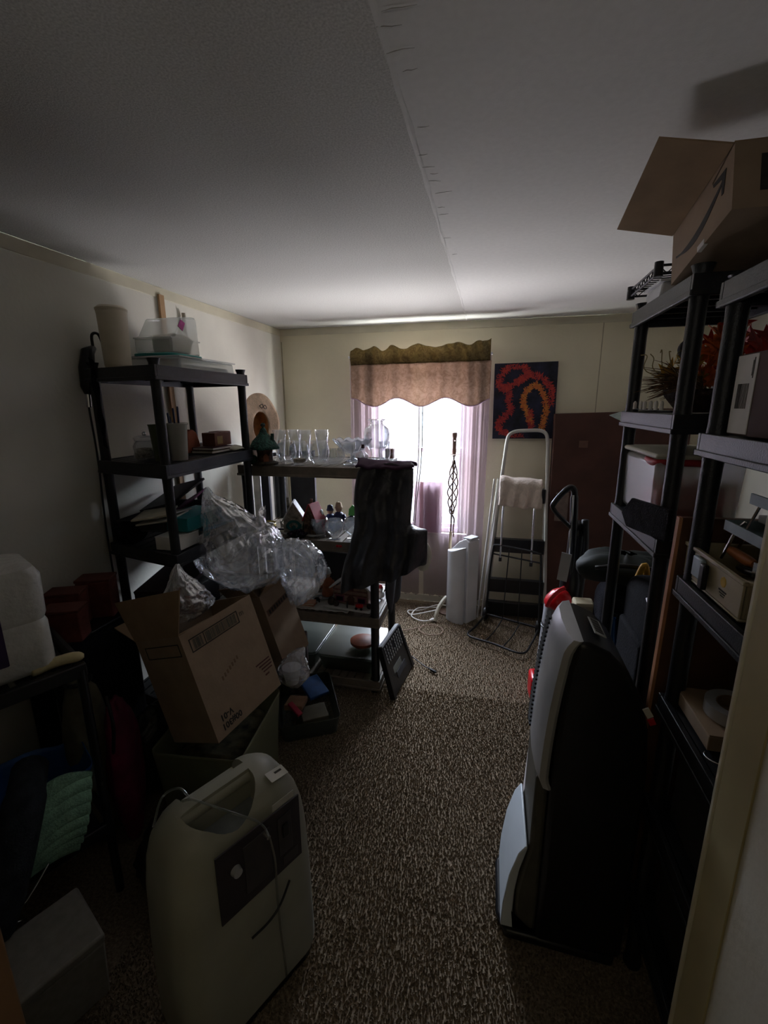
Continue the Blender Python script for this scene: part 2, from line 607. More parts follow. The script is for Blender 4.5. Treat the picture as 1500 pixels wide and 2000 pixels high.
# ------------------------------------------------------------------ plastic shelving
def shelf_unit(name, label, x0, x1, y0, y1, levels, mshelf, mpost, rim=0.05, pr=0.021, cap=0.03, group=None, shear=0.0):
    SM = Matrix.Translation(((x0 + x1) / 2, (y0 + y1) / 2, 0))
    KM = Matrix.Identity(4)
    KM[1][0] = -shear
    T = Thing(name, label, 'shelving unit', ((x0 + x1) / 2, (y0 + y1) / 2, 0), group=group)
    hx, hy = (x1 - x0) / 2, (y1 - y0) / 2
    top = max(levels)
    for sx in (-1, 1):
        for sy in (-1, 1):
            mb = MB()
            px, py = sx * (hx - pr - .006), sy * (hy - pr - .006)
            prof = [(pr * 1.15, 0), (pr * 1.15, .012)]
            prev = 0.0
            for z in sorted(levels):
                if z - rim > prev + .05:
                    prof += [(pr * .97, prev + .02), (pr * .97, z - rim - .03), (pr * 1.02, z - rim)]
                prof.append((pr * 1.05, z))
                prev = z
            prof += [(pr * .95, top + cap * .4), (pr * 1.25, top + cap)]
            mb.lathe(prof, 14, Matrix.Translation((px, py - shear * px, 0)))
            T.part('post', mb, mpost, smooth='auto')
    first = None
    for z in levels:
        mb = MB()
        w = .014
        dz = rim
        mb.bx(-hx, hx, -hy, -hy + w, z - dz, z + .004).bx(-hx, hx, hy - w, hy, z - dz, z + .004)
        mb.bx(-hx, -hx + w, -hy + w, hy - w, z - dz, z + .004).bx(hx - w, hx, -hy + w, hy - w, z - dz, z + .004)
        # raised lips along the rim and the slatted deck
        mb.bx(-hx - .004, hx + .004, -hy - .004, -hy, z - dz, z - dz + .014).bx(-hx - .004, hx + .004, hy, hy + .004, z - dz, z - dz + .014)
        mb.bx(-hx - .004, -hx, -hy, hy, z - dz, z - dz + .014).bx(hx, hx + .004, -hy, hy, z - dz, z - dz + .014)
        if shear:
            bmesh.ops.transform(mb.bm, matrix=KM, verts=mb.bm.verts)
        o = T.part('shelf', mb, mshelf, bevel=.004, seg=2)
        mb = MB()
        n = max(6, int((2 * hx) / .05))
        for i in range(n):
            a = -hx + w + (2 * hx - 2 * w) * i / n
            mb.bx(a + .004, a + (2 * hx - 2 * w) / n - .004, -hy + w, hy - w, z - .010, z)
        for i in range(5):
            yy = -hy + w + (2 * hy - 2 * w) * (i + .5) / 5
            mb.bx(-hx + w, hx - w, yy - .006, yy + .006, z - .03, z - .009)
        if shear:
            bmesh.ops.transform(mb.bm, matrix=KM, verts=mb.bm.verts)
        q = T.part('slat_deck', mb, mshelf, parent=o)
        q['kind'] = 'stuff'
    return T

LU = shelf_unit('shelving_unit', 'black plastic shelving unit against the left wall', -1.71, -1.275, 1.625, 2.325, [1.842, 1.45, 1.065, 0.68, 0.29], M_BLACK, M_BLACK, rim=.052, shear=.24)

# --- on its top shelf
ZT = 1.846
mb = MB().lathe([(.050, 0), (.053, .02), (.058, .22), (.060, .235), (.058, .237), (.055, .22), (.049, .012), (0, .012)], 28)
pj = Thing('pitcher', 'tall pale plastic pitcher at the left end of the black shelving top', 'pitcher', (-1.59, 1.742, ZT))
M_JUG = mat('aged_plastic', (0.62, 0.55, 0.42), 0.4, 0.06, 10)
b = pj.part('body', mb, M_JUG, smooth=True)
pj.part('lid', MB().lathe([(.061, .235), (.062, .243), (.050, .253), (0, .255)], 28), M_JUG, smooth='auto')
pj.part('spout', MB().prism([(0, 0), (.02, .018), (.02, -.018)], .02, frame((-.070, 0, .222))), M_JUG, bevel=.004)

fb = Thing('storage_bin', 'flat clear plastic bin under the teal-lidded tub', 'storage bin', (-1.495, 2.07, ZT))
fb.part('body', MB().box((0, 0, .028), (.27, .45, .056), taper=.97), M_CLEARP, bevel=.008)
fb.part('papers', MB().box((0, .02, .018), (.22, .36, .024)), mat('pale_blue_paper', (0.50, 0.58, 0.62), .8))
fb.part('lid', MB().box((0, 0, .059), (.28, .46, .008)), M_CLEARP, bevel=.003)

M_TEAL = mat('teal_plastic', (0.012, 0.20, 0.185), 0.4, 0.08, 10)
tb = Thing('storage_tub', 'clear tub turned upside down on its teal lid', 'storage tub', (-1.555, 2.035, ZT + .068))
tb.part('lid', MB().prism(rrect(.23, .25, .04), .016), M_TEAL, bevel=.004)
P = [(-.108, .017), (-.108, .085), (-.078, .10), (-.018, .185), (.085, .20), (.10, .19), (.108, .017)]
tub = MB().prism(P, .20, axes((-.10, 0, 0), (0, 1, 0), (0, 0, 1), (1, 0, 0)))
o = tb.part('body', tub, M_CLEARP, bevel=.012)
tb.part('rim', MB().prism([(-.110, .082), (.110, .082), (.110, .088), (-.110, .088)], .204, axes((-.102, 0, 0), (0, 1, 0), (0, 0, 1), (1, 0, 0))), M_CLEARP, parent=o)
tb.part('ribbon', MB().prism([(-.052, .140), (-.028, .172), (.004, .160), (-.020, .122)], .002, axes((.101, 0, 0), (0, 1, 0), (0, 0, 1), (1, 0, 0))), mat('magenta_ribbon', (0.30, 0.02, 0.16), .6), label='magenta ribbon scrap')
tb.part('contents', MB().box((0, .03, .07), (.14, .13, .09)), mat('pale_contents', (0.55, 0.50, 0.42), .8, .2, 30), bevel=.02)

# strips of wood leaning on the wall behind
single('wooden_lath', 'bare wooden lath standing against the wall behind the black shelving', 'lath', MB().box((0, 0, 1.13), (.012, .038, 2.26)), M_WOOD, (-1.733, 2.25, 0), bevel=.001)
single('curtain_rod', 'grey-beige rod standing behind the right half of the black shelving', 'rod', MB().tube([(0, 0, 0), (0, 0, 2.20)], .011, 10), mat('rod_paint', (0.33, 0.29, 0.23), .5), (-1.728, 2.42, 0), smooth='auto')

# hanging cord with its handle, on the near rear post
hc = Thing('curling_iron', 'black handled curling iron hung by its cord from the black shelving post', 'curling iron', (-1.724, 1.69, 0.55))
hc.part('handle', MB().tube([(0.012, .06, 1.39), (.006, .03, 1.37), (.004, .015, 1.30), (.004, .005, 1.22), (.004, 0, 1.19)], [.012, .026, .032, .028, .013], 12), M_BLACKG, smooth=True)
hc.part('tip', MB().tube([(.004, 0, 1.19), (.004, -.005, 1.135)], [.011, .011], 12), M_CHROME, smooth='auto', label='shiny metal sleeve')
hc.part('cord', MB().tube(smooth_path([(.004, -.006, 1.14), (.004, .0, .9), (.004, -.012, .6), (.006, -.01, .2), (.006, .0, -.05), (.005, .03, -.2), (.005, .06, .0), (.004, .035, .3), (.004, .05, .7), (.004, .03, 1.0), (.004, .02, 1.2)], 8), .0045, 6), M_BLACK, smooth=True)
hc.part('loop', MB().tube(smooth_path([(.012, .055, 1.38), (.02, .05, 1.44), (.03, .075, 1.445), (.032, .095, 1.39)], 6), .006, 8), M_BLACK, smooth=True)
st = MB()
def strapf(u, v):
    z = 1.33 - .45 * u
    return V((-1.692 + .03 * v + .012 * math.sin(u * 9), 1.575 + .006 * math.sin(u * 14 + v * 5), .55 + z - .0 + .0))
st.sheet(lambda u, v: V((-1.655 + .028 * v * (1 - .3 * u) + .012 * u, 1.655 + .005 * math.sin(u * 15 + v * 4), 1.89 - .36 * u - .02 * v)), 24, 5)
single('strap', 'black woven strap hanging down the near rear shelving post', 'strap', st, M_BLACKCLOTH, (-1.64, 1.655, 1.53), w=True, solid=.006, smooth=True)

# --- second shelf
Z2 = 1.455
jar = Thing('glass_jar', 'small clear glass jar with lid on the black shelving', 'jar', (-1.52, 1.76, Z2))
jar.part('body', MB().lathe([(.040, 0), (.052, .012), (.054, .06), (.046, .075), (.044, .085), (.041, .085), (.050, .06), (.048, .012), (0, .008)], 24), M_GLASS, smooth=True)
jar.part('contents', MB().lathe([(.044, .009), (.047, .02), (.046, .048), (0, .052)], 16), mat('shell_bits', (0.45, 0.42, 0.36), .8, .35, 60, bump=.8), smooth=True)
lo = jar.part('lid', MB().lathe([(.047, .085), (.049, .098), (.03, .106), (0, .107)], 20), M_GLASS, smooth='auto')
jar.part('knob', MB().ball((0, 0, .113), .010), M_CHROME, parent=lo, smooth=True)
M_GREEN = mat('olive_plastic', (0.07, 0.085, 0.035), .45, .1, 8)
single('cup', 'dark green plastic cup beside the front shelving post', 'cup', MB().lathe([(.031, 0), (.044, .155), (.047, .157), (.044, .15), (.030, .006), (0, .006)], 24), M_GREEN, (-1.40, 1.715, Z2), smooth='auto')
tm = Thing('tumbler', 'tall translucent tumbler holding dark blue pens', 'tumbler', (-1.345, 1.755, Z2))
tm.part('body', MB().lathe([(.034, 0), (.044, .15), (.049, .158), (.047, .162), (.042, .15), (.032, .006), (0, .006)], 26), mat_film('milky_tumbler', (.85, .85, .82), .62, .3, .2, (.62, .60, .54)), smooth='auto')
for k, (dx, dy, tx, ty, L) in enumerate(((-.01, -.02, -.015, -.028, .205), (.0, -.008, .0, -.010, .225), (.008, .012, .012, .004, .232), (-.012, .0, -.02, -.012, .19))):
    tm.part('pen', MB().tube([(dx * .6, dy * .6, .01), (tx, ty, L * .97), (tx, ty, L)], [.004, .0045, .003], 8), mat('navy_plastic', (0.02, 0.03, 0.09), .3), smooth='auto')
single('rounded_block', 'terracotta-red rounded block on the middle of the second black shelf', 'block', MB().prism([(-.055, 0), (.055, 0), (.05, .05), (.03, .10), (0, .118), (-.03, .112), (-.052, .09)], .05, axes((-.0, 0, 0), (0, 1, 0), (0, 0, 1), (1, 0, 0))), mat('terracotta', (0.36, 0.10, 0.05), .7, .1, 12), (-1.53, 2.055, Z2), bevel=.008)
sb = Thing('gift_box', 'small reddish-brown box standing on the books', 'box', (-1.41, 2.15, Z2 + .030))
M_RBROWN = mat('red_brown_box', (0.17, 0.065, 0.04), .55, .1, 12)
sb.part('body', MB().box((0, 0, .034), (.075, .15, .068)), M_RBROWN, bevel=.002)
sb.part('label', MB().box((.0378, -.03, .03), (.001, .05, .04)), mat('gold_label', (0.35, 0.25, 0.10), .5), label='gold label')
sb.part('flap', MB().box((.0, .03, .070), (.074, .085, .003)), M_RBROWN)
for k, (dz, w, c) in enumerate(((.0, .20, (0.10, 0.075, 0.025)), (.014, .18, (0.07, 0.02, 0.03)))):
    B = Thing('book', ('olive book lying flat under the maroon book', 'maroon book lying under the reddish-brown box')[k], 'book', (-1.41, 2.11, Z2 + dz + (.001 if k else 0)))
    cm = mat('book_cover_%d' % k, c, .6)
    B.part('cover', MB().bx(-.06, .06, -w / 2, w / 2, 0, .002).bx(-.06, .06, -w / 2, w / 2, .011, .013).bx(-.06, -.057, -w / 2, w / 2, .002, .011), cm)
    B.part('pages', MB().bx(-.057, .057, -w / 2 + .003, w / 2 - .003, .002, .011), M_WHITE)
single('bowl', 'small white bowl behind the flat books', 'bowl', MB().lathe([(.02, 0), (.024, .004), (.045, .035), (.043, .035), (.022, .007), (0, .006)], 20), M_WHITEP, (-1.56, 2.19, Z2), smooth=True)
cl = MB().sheet(lambda u, v: V((-.07 + .14 * u, -.07 + .15 * v, .004 + .012 * noise.noise(V((u * 3, v * 3, 2))) + .012 * math.sin(3.1 * u) * math.sin(3.1 * v))), 14, 14)
single('folded_cloth', 'pale folded cloth at the right end of the second black shelf', 'cloth', cl, mat('pale_cloth', (0.60, 0.58, 0.48), .9, .08, 30), (-1.37, 2.235, Z2 + .004), solid=.004, smooth=True)
single('flat_board', 'dark brown flat board lying at the back of the second black shelf', 'board', MB().box((0, 0, .008), (.10, .34, .016)), M_WOODDK, (-1.62, 2.1, Z2), bevel=.003)

# --- third shelf
Z3 = 1.07
dk = mat('charcoal_board', (0.03, 0.03, 0.034), .6, .15, 12)
tr = Thing('lidded_case', 'black case with its lid tipped open on the third black shelf', 'case', (-1.55, 1.92, Z3 + .062), rz=R(4))
tr.part('tray', MB().bx(-.12, .12, -.24, .24, 0, .008).bx(-.12, -.112, -.24, .24, .008, .05).bx(.112, .12, -.24, .24, .008, .05).bx(-.112, .112, -.24, -.232, .008, .05).bx(-.112, .112, .232, .24, .008, .05), dk, bevel=.002)
tr.part('lid', MB().box((0, 0, 0), (.18, .34, .012), frame((-.02, .06, .115), 0, R(12), R(-14))), dk, bevel=.002)
wb_ = Thing('paper_box', 'small white carton at the near end of the third black shelf', 'box', (-1.36, 1.70, Z3))
wb_.part('body', MB().box((0, 0, .028), (.12, .14, .056)), M_WHITE, bevel=.002)
wb_.part('flap', MB().box((0, .0, .0575), (.122, .142, .003)), M_WHITE)
M_TEAL2 = mat('turquoise_plastic', (0.004, 0.20, 0.23), .35, .06, 8)
tl = Thing('plastic_bin', 'turquoise plastic bin behind the front shelving post', 'bin', (-1.37, 1.83, Z3 + .066), rz=R(-3))
tl.part('body', MB().bx(-.075, .075, -.125, .125, 0, .004).bx(-.075, -.071, -.125, .125, .004, .062).bx(.071, .075, -.125, .125, .004, .062).bx(-.071, .071, -.125, -.121, .004, .062).bx(-.071, .071, .121, .125, .004, .062), M_TEAL2, bevel=.002)
tl.part('rim', MB().bx(-.078, .078, -.128, .128, .058, .063).bx(-.07, .07, -.12, .12, .0575, .0579), M_TEAL2)
ld = Thing('bin_lid', 'turquoise lid lying under the turquoise bin', 'lid', (-1.355, 1.93, Z3 + .040), rz=R(-8))
ld.part('plate', MB().prism(rrect(.16, .22, .02), .006), mat('blue_plastic', (0.02, 0.16, 0.28), .35))
ld.part('rim', MB().tube([(x, y, .010) for x, y in rrect(.155, .215, .02)], .006, 6, closed=True), mat('blue_plastic', (0.02, 0.16, 0.28), .35), smooth=True)
cb = Thing('clear_box', 'clear lidded box supporting the turquoise lid', 'box', (-1.36, 1.95, Z3))
cb.part('body', MB().box((0, 0, .018), (.15, .24, .036)), M_CLEARP, bevel=.004)
cb.part('contents', MB().box((0, 0, .015), (.12, .2, .02)), mat('mixed_trinkets', (0.3, 0.26, 0.25), .6, .5, 60))
pur = mat('purple_card', (0.15, 0.02, 0.11), .6)
single('folder', 'magenta folder tilted up behind the turquoise bin', 'folder', MB().box((0, 0, 0), (.14, .18, .006)), pur, M=frame((-1.45, 1.93, Z3 + .160), R(12), R(8), R(-32)))
for k, (x, y, z, rz, ry, c) in enumerate(((-1.44, 1.72, .122, 12, -8, (0.55, 0.53, 0.48)), (-1.45, 1.735, .133, -8, -10, (0.45, 0.44, 0.42)), (-1.47, 1.71, .144, 25, -6, (0.58, 0.54, 0.40)))):
    single('booklet', ('white booklet at the bottom of the small loose pile on the third black shelf', 'grey booklet in the middle of the small loose pile on the third black shelf', 'cream booklet on top of the small loose pile on the third black shelf')[k], 'booklet', MB().box((0, 0, 0), (.15, .20, .007)), mat('booklet_%d' % k, c, .6), M=frame((x, y, Z3 + z), R(rz), 0, R(ry)), bevel=.001)
fur = MB().ball((0, 0, .055), .07, 16, 10, (1, 1.1, .8))
single('fuzzy_bundle', 'dark fuzzy bundle at the back of the third black shelf', 'bundle', fur, M_BLACKCLOTH, (-1.60, 1.69, Z3), smooth=True)

# --- fourth shelf (mostly hidden by the boxes)
tbx = Thing('shoe_box', 'dark box with tipped lid on the fourth black shelf', 'box', (-1.50, 1.84, 0.685))
tbx.part('body', MB().box((0, 0, .07), (.26, .3, .14)), dk, bevel=.003)
tbx.part('lid', MB().box((0, 0, 0), (.27, .31, .02), frame((0, 0, .175), 0, R(12), R(-6))), mat('brown_lid', (0.05, 0.03, 0.028), .6), bevel=.003)
# ------------------------------------------------------------------ taupe shelving unit with glassware
TU = shelf_unit('display_shelves', 'taupe plastic shelves crowded with glassware and village ornaments', -1.40, -0.575, 2.31, 2.83, [1.355, 0.935, 0.485, 0.075], M_TAUPE, M_BLACK, rim=.055, pr=.026, cap=-.004)
ZA = 1.36
# tall flared vases, globe vases
def tall_vase():
    return MB().lathe([(.034, 0), (.036, .006), (.024, .014), (.026, .05), (.034, .12), (.044, .185), (.0425, .185), (.032, .12), (.024, .05), (.020, .02), (0, .018)], 22)
def globe_vase():
    return MB().lathe([(.030, 0), (.034, .004), (.048, .03), (.058, .065), (.054, .10), (.044, .135), (.0425, .135), (.052, .10), (.056, .065), (.046, .03), (.03, .009), (0, .009)], 24)
LBL_T = ['tall flared glass directly behind the mushroom house', 'tall flared glass behind the first globe vase', 'tall flared glass in the middle of the back row', 'tall flared glass farthest right in the back row of flared glasses']
pos = [(-1.235, 2.53), (-1.155, 2.57), (-1.075, 2.53), (-0.985, 2.58)]
t0 = None
for (x, y), L in zip(pos, LBL_T):
    if t0 is None:
        t0 = single('flared_glass', L, 'glass', tall_vase(), M_GLASS, (x, y, ZA), group='tall flared glasses on the taupe shelves', smooth=True)
    else:
        dup(t0, (x, y, ZA), 0, L)
LBL_G = ['globe vase next to the mushroom house at the shelf edge', 'globe vase with a tan candle inside', 'globe vase right of the one with the candle']
g0 = None
for (x, y), L in zip(((-1.145, 2.425), (-1.05, 2.385), (-0.945, 2.425)), LBL_G):
    T = Thing('globe_vase', L, 'vase', (x, y, ZA), group='round globe vases on the taupe top shelf')
    T.part('bowl', globe_vase(), M_GLASS, smooth=True)
    if 'candle' in L and 'right' not in L:
        T.part('candle', MB().lathe([(.028, .012), (.034, .018), (.034, .034), (.026, .036), (.02, .030), (0, .030)], 18), mat('tan_wax', (0.42, 0.33, 0.22), .5), smooth='auto')
# textured bowl with wavy ears
wvb = Thing('textured_bowl', 'textured glass bowl with two upright ears', 'bowl', (-0.86, 2.42, ZA))
wvb.part('bowl', MB().sheet(lambda u, v: V(((.03 + .036 * math.sin(math.pi * min(v, .8) / 1.15)) * (1 + .03 * math.sin(u * 2 * math.pi * 16)) * math.cos(2 * math.pi * u), (.03 + .036 * math.sin(math.pi * min(v, .8) / 1.15)) * (1 + .03 * math.sin(u * 2 * math.pi * 16)) * math.sin(2 * math.pi * u), .002 + .085 * v)), 64, 8, wrapu=True), mat_film('frosted_glass', (.9, .92, .93), .28, .6, .15), smooth=True)
for s in (-1, 1):
    wvb.part('ear', MB().tube([(s * .035, 0, .08), (s * .045, 0, .11), (s * .03, 0, .135), (s * .02, 0, .14)], [.010, .011, .008, .003], 10), M_GLASS, smooth=True)
# scalloped bowl, goblets, small bottle, jar vase, pitcher, small box
M_FROST = mat_film('scalloped_glass', (.88, .90, .94), .38, .6, .2, (.78, .80, .86))
scb = MB().sheet(lambda u, v: V(((.04 + .075 * v ** .7) * (1 + .05 * v * math.sin(u * 2 * math.pi * 12)) * math.cos(2 * math.pi * u), (.04 + .075 * v ** .7) * (1 + .05 * v * math.sin(u * 2 * math.pi * 12)) * math.sin(2 * math.pi * u), .055 + .075 * v + .006 * v * math.cos(u * 2 * math.pi * 12))), 96, 6, wrapu=True)
scb.lathe([(.05, 0), (.045, .006), (.014, .015), (.014, .045), (.042, .056), (0, .058)], 24)
single('scalloped_bowl', 'wide scalloped glass bowl on a foot, behind the goblets', 'bowl', scb, M_FROST, (-0.80, 2.60, ZA), smooth=True, solid=.002)
gob = lambda: MB().lathe([(.036, 0), (.034, .004), (.008, .012), (.007, .05), (.02, .06), (.042, .09), (.043, .125), (.0415, .125), (.040, .09), (.015, .063), (0, .062)], 22)
single('goblet', 'stemmed goblet in front of the scalloped bowl', 'goblet', gob(), M_GLASS, (-0.775, 2.44, ZA), smooth=True)
single('low_glass', 'low round glass at the shelf edge left of the dark-capped bottle', 'glass', MB().lathe([(.024, 0), (.032, .008), (.040, .035), (.034, .07), (.0325, .07), (.038, .035), (.03, .012), (0, .01)], 20), M_GLASS, (-0.715, 2.415, ZA), smooth=True)
bt = Thing('stopper_bottle', 'small glass bottle with a dark square stopper', 'bottle', (-0.715, 2.53, ZA))
bt.part('body', MB().lathe([(.022, 0), (.028, .006), (.030, .045), (.012, .065), (.010, .085), (.009, .085), (.010, .066), (.027, .044), (0, .005)], 18), M_GLASS, smooth='auto')
bt.part('stopper', MB().box((0, 0, .095), (.018, .018, .022)), mat('dark_wine_cap', (0.05, 0.012, 0.015), .4), bevel=.002)
bt.part('dark_contents', MB().ball((0, 0, .022), .016), mat('dark_liquid', (0.02, 0.012, 0.012), .3), smooth=True)
single('jar_vase', 'large round-shouldered glass jar vase with a flared lip', 'vase', MB().lathe([(.046, 0), (.05, .006), (.036, .02), (.034, .05), (.052, .075), (.072, .115), (.078, .155), (.072, .19), (.045, .212), (.036, .22), (.040, .235), (.055, .245), (.053, .246), (.038, .236), (.033, .22), (.042, .21), (.069, .188), (.075, .155), (.069, .117), (.05, .079), (0, .075)], 30), M_GLASS, (-0.655, 2.62, ZA), smooth=True)
pt = Thing('glass_jug', 'small glass jug with a handle at the right end of the taupe top shelf', 'jug', (-0.605, 2.60, ZA))
pt.part('body', MB().lathe([(.026, 0), (.03, .01), (.036, .06), (.030, .095), (.034, .12), (.032, .12), (.028, .095), (.034, .06), (.027, .012), (0, .01)], 20), M_GLASS, smooth=True)
pt.part('handle', MB().tube(smooth_path([(.032, 0, .11), (.06, 0, .10), (.06, 0, .06), (.034, 0, .04)], 5), .004, 8), M_GLASS, smooth=True)
single('wooden_block', 'small reddish block at the far right corner of the taupe top shelf', 'block', MB().box((0, 0, .03), (.05, .05, .06)), mat('rose_wood', (0.25, 0.12, 0.10), .6), (-0.615, 2.79, ZA), bevel=.003)
# mushroom house ornament
mh = Thing('mushroom_house', 'dark green thatched mushroom house ornament', 'ornament', (-1.245, 2.35, ZA))
M_MOSS = mat('moss_green', (0.02, 0.075, 0.055), .8, .4, 60, bump=.9, bscale=120)
mh.part('base', MB().lathe([(.072, 0), (.075, .012), (.05, .02), (0, .022)], 18), mat('ornament_base', (0.05, 0.04, 0.025), .8, .5, 50), smooth='auto')
b_ = mh.part('body', MB().lathe([(.045, .02), (.042, .06), (.048, .105), (0, .11)], 18), mat('ornament_brick', (0.10, 0.045, 0.03), .8, .5, 40, bump=.6), smooth='auto')
mh.part('door', MB().prism([(-.014, 0), (.014, 0), (.014, .03), (0, .042), (-.014, .03)], .006, axes((.025, -.036, .022), (.8, .6, 0), (0, 0, 1), (.6, -.8, 0))), mat('rust_door', (0.22, 0.07, 0.03), .7), parent=b_)
rf = MB().lathe([(.086, .09), (.08, .105), (.06, .135), (.035, .16), (.022, .175), (.016, .20), (0, .215)], 20)
for v in rf.bm.verts:
    v.co += V((noise.noise(v.co * 40), noise.noise(v.co * 40 + V((9, 0, 0))), noise.noise(v.co * 40 + V((0, 9, 0))))) * .006
r_ = mh.part('roof', rf, M_MOSS, smooth=True)
mh.part('bird', MB().ball((.0, 0, .222), .012, 10, 6, (1, 1.6, 1)), M_MOSS, parent=r_, smooth=True)
mh.part('chimney', MB().tube([(.05, .0, .12), (.055, 0, .175)], .010, 8), M_MOSS, parent=r_)
mh.part('shrub', MB().ball((-.055, -.035, .03), .028, 12, 8), M_MOSS, smooth=True)
# straw hat leaning behind it, against the black shelving post
hn = V((.95, -.22, .12)).normalized()
hu = V((.15, .28, 1.0))
hu = (hu - hn * hu.dot(hn)).normalized()
hat = Thing('straw_hat', 'pale straw hat tipped on edge at the corner of the taupe shelves', 'hat', M=axes((-1.315, 2.46, ZA + .208), hu.cross(hn), hu, hn))
M_STRAW = mat('straw', (0.72, 0.52, 0.36), .8, .08, 40, bump=.5, bscale=200)
Mh = Matrix.Identity(4)
def brim(u, v):
    a = 2 * math.pi * u
    r = .080 + .100 * v
    return V((r * 1.05 * math.cos(a) * .78, r * 1.1 * math.sin(a), .012 * v * math.sin(2 * a + .6) + .004 * math.sin(5 * a) * v))
hat.part('brim', MB().sheet(brim, 48, 6, wrapu=True), M_STRAW, smooth=True, solid=.004)
hat.part('crown', MB().sheet(lambda u, v: V((.081 * .82 * (1 - v ** 5) ** .5 * math.cos(2 * math.pi * u), .089 * (1 - v ** 5) ** .5 * math.sin(2 * math.pi * u), -.09 * math.sin(v * 1.57))), 36, 10, wrapu=True), mat('straw_inside', (0.48, 0.24, 0.09), .8, .12, 40), smooth=True, solid=.003)
hat.part('bow', MB().tube(smooth_path([(-.03, .115, .008), (-.01, .13, .012), (0, .118, .010), (.012, .132, .012), (.03, .118, .008), (.012, .11, .010), (0, .118, .010), (-.012, .106, .01), (-.03, .115, .008)], 4), .002, 6), M_BLACK, smooth=True, label='thin black bow')

# --- boards standing behind the taupe unit, by the back left corner
for k, (x, w, c, h, nm, L) in enumerate((
        (-1.655, .05, (0.62, 0.62, 0.60), 1.36, 'shelf_board', 'white board edge standing first from the left behind the taupe shelves'),
        (-1.585, .06, (0.02, 0.02, 0.03), 1.38, 'shelf_board', 'black board standing between the white edge and the slate board'),
        (-1.515, .012, (0.55, 0.56, 0.60), 1.37, 'metal_strip', 'thin pale strip standing left of the slate board'),
        (-1.475, .06, (0.07, 0.075, 0.09), 1.36, 'shelf_board', 'slate grey board standing behind the taupe shelves'),
        (-1.425, .010, (0.60, 0.60, 0.60), 1.35, 'metal_strip', 'thin pale strip standing right of the slate board'))):
    single(nm, L, 'board', MB().box((0, 0, h / 2), (w, .03, h)), mat('leaning_board_%d' % k, c, .55), (x, 2.98 - .0 * k, 0), bevel=.002)
fp = Thing('folded_table', 'large black folded table standing in the back left corner', 'table', (-1.315, 3.03, 0))
fp.part('top_panel', MB().box((0, 0, .69), (.19, .02, 1.36)), dk, bevel=.004)
fp.part('edge_band', MB().box((.093, -.0, .69), (.008, .03, 1.37)), M_BLACKG)

# --- second tier ornaments
ZB = 0.94
def cottage(name, label, loc, rz, w, d, h, roofh, wallm, roofm, doorm, chim=True):
    T = Thing(name, label, 'ornament', loc, rz)
    T.part('snow_base', MB().prism([(w * .75 * math.cos(a) * (1 + .1 * math.sin(3 * a)), d * .75 * math.sin(a)) for a in [2 * math.pi * i / 20 for i in range(20)]], .012), mat('snow_paint', (0.70, 0.71, 0.70), .8, .06, 20), bevel=.003)
    wl = T.part('walls', MB().prism([(-w / 2, 0), (w / 2, 0), (w / 2, h), (0, h + roofh), (-w / 2, h)], d, axes((0, d / 2, .012), (1, 0, 0), (0, 0, 1), (0, -1, 0))), wallm, bevel=.001)
    L = math.hypot(w / 2, roofh) * 1.18
    for s in (-1, 1):
        a = math.atan2(roofh, w / 2)
        T.part('roof_slope', MB().box((0, 0, .003), (L, d * 1.12, .007), Matrix.Translation((s * w * .28, 0, .012 + h + roofh * .44)) @ Euler((0, s * a, 0)).to_matrix().to_4x4()), roofm, bevel=.002)
    T.part('door', MB().prism([(-w * .09, 0), (w * .09, 0), (w * .09, h * .45), (0, h * .6), (-w * .09, h * .45)], .003, axes((0, -d / 2, .012), (1, 0, 0), (0, 0, 1), (0, -1, 0))), doorm, parent=wl)
    for s in (-1, 1):
        T.part('window', MB().box((s * w * .3, -d / 2 - .001, .012 + h * .5), (w * .16, .003, h * .3)), doorm, parent=wl)
    if chim:
        T.part('chimney', MB().box((-w * .3, d * .2, .012 + h + roofh * .8), (w * .14, w * .14, roofh * .9)), wallm, bevel=.001)
    return T
M_SNOW = mat('snow_paint', (0.70, 0.71, 0.70), .8, .06, 20)
wh = cottage('village_house', 'small white gabled village house with a teal door', (-1.13, 2.45, ZB), R(18), .12, .10, .075, .10, mat('stone_paint', (0.42, 0.38, 0.32), .8, .3, 50), M_SNOW, mat('teal_paint', (0.01, 0.14, 0.14), .6))
wh.part('wreath', MB().tube([(.034 * math.cos(R(a)), -.060, .055 + .026 * math.sin(R(a))) for a in range(0, 360, 24)], .008, 7, closed=True), mat('teal_paint', (0.01, 0.14, 0.14), .6), smooth=True)
bs = Thing('bead_tray', 'shallow dark dish of purple beads in front of the white village house', 'dish', (-1.08, 2.375, ZB))
bs.part('dish', MB().lathe([(.05, 0), (.065, .015), (.063, .016), (.048, .004), (0, .004)], 24), M_BLACKG, smooth=True)
rnd = random.Random(11)
bd = MB()
for i in range(90):
    a, r = rnd.uniform(0, 6.28), .055 * math.sqrt(rnd.random())
    bd.ball((r * math.cos(a), r * math.sin(a), .012 + rnd.uniform(0, .028) * (1 - r / .07)), .007, 6, 4)
bs.part('beads', bd, mat('dark_beads', (0.05, 0.03, 0.06), .25, .6, 60), kind='stuff', smooth=True)
rh = cottage('village_house', 'brown village house with a steep red roof, right of the white one', (-0.995, 2.425, ZB), R(-15), .085, .085, .085, .09, mat('brown_stone', (0.20, 0.12, 0.08), .8, .4, 50), mat('red_roof', (0.40, 0.04, 0.05), .6), mat('dark_door', (0.06, 0.03, 0.02), .7))
rh.part('tree', MB().lathe([(.028, .03), (.02, .06), (.024, .06), (.010, .10), (0, .12)], 10, Matrix.Translation((-.055, -.01, -.02))), mat('fir_green', (0.02, 0.05, 0.025), .8))
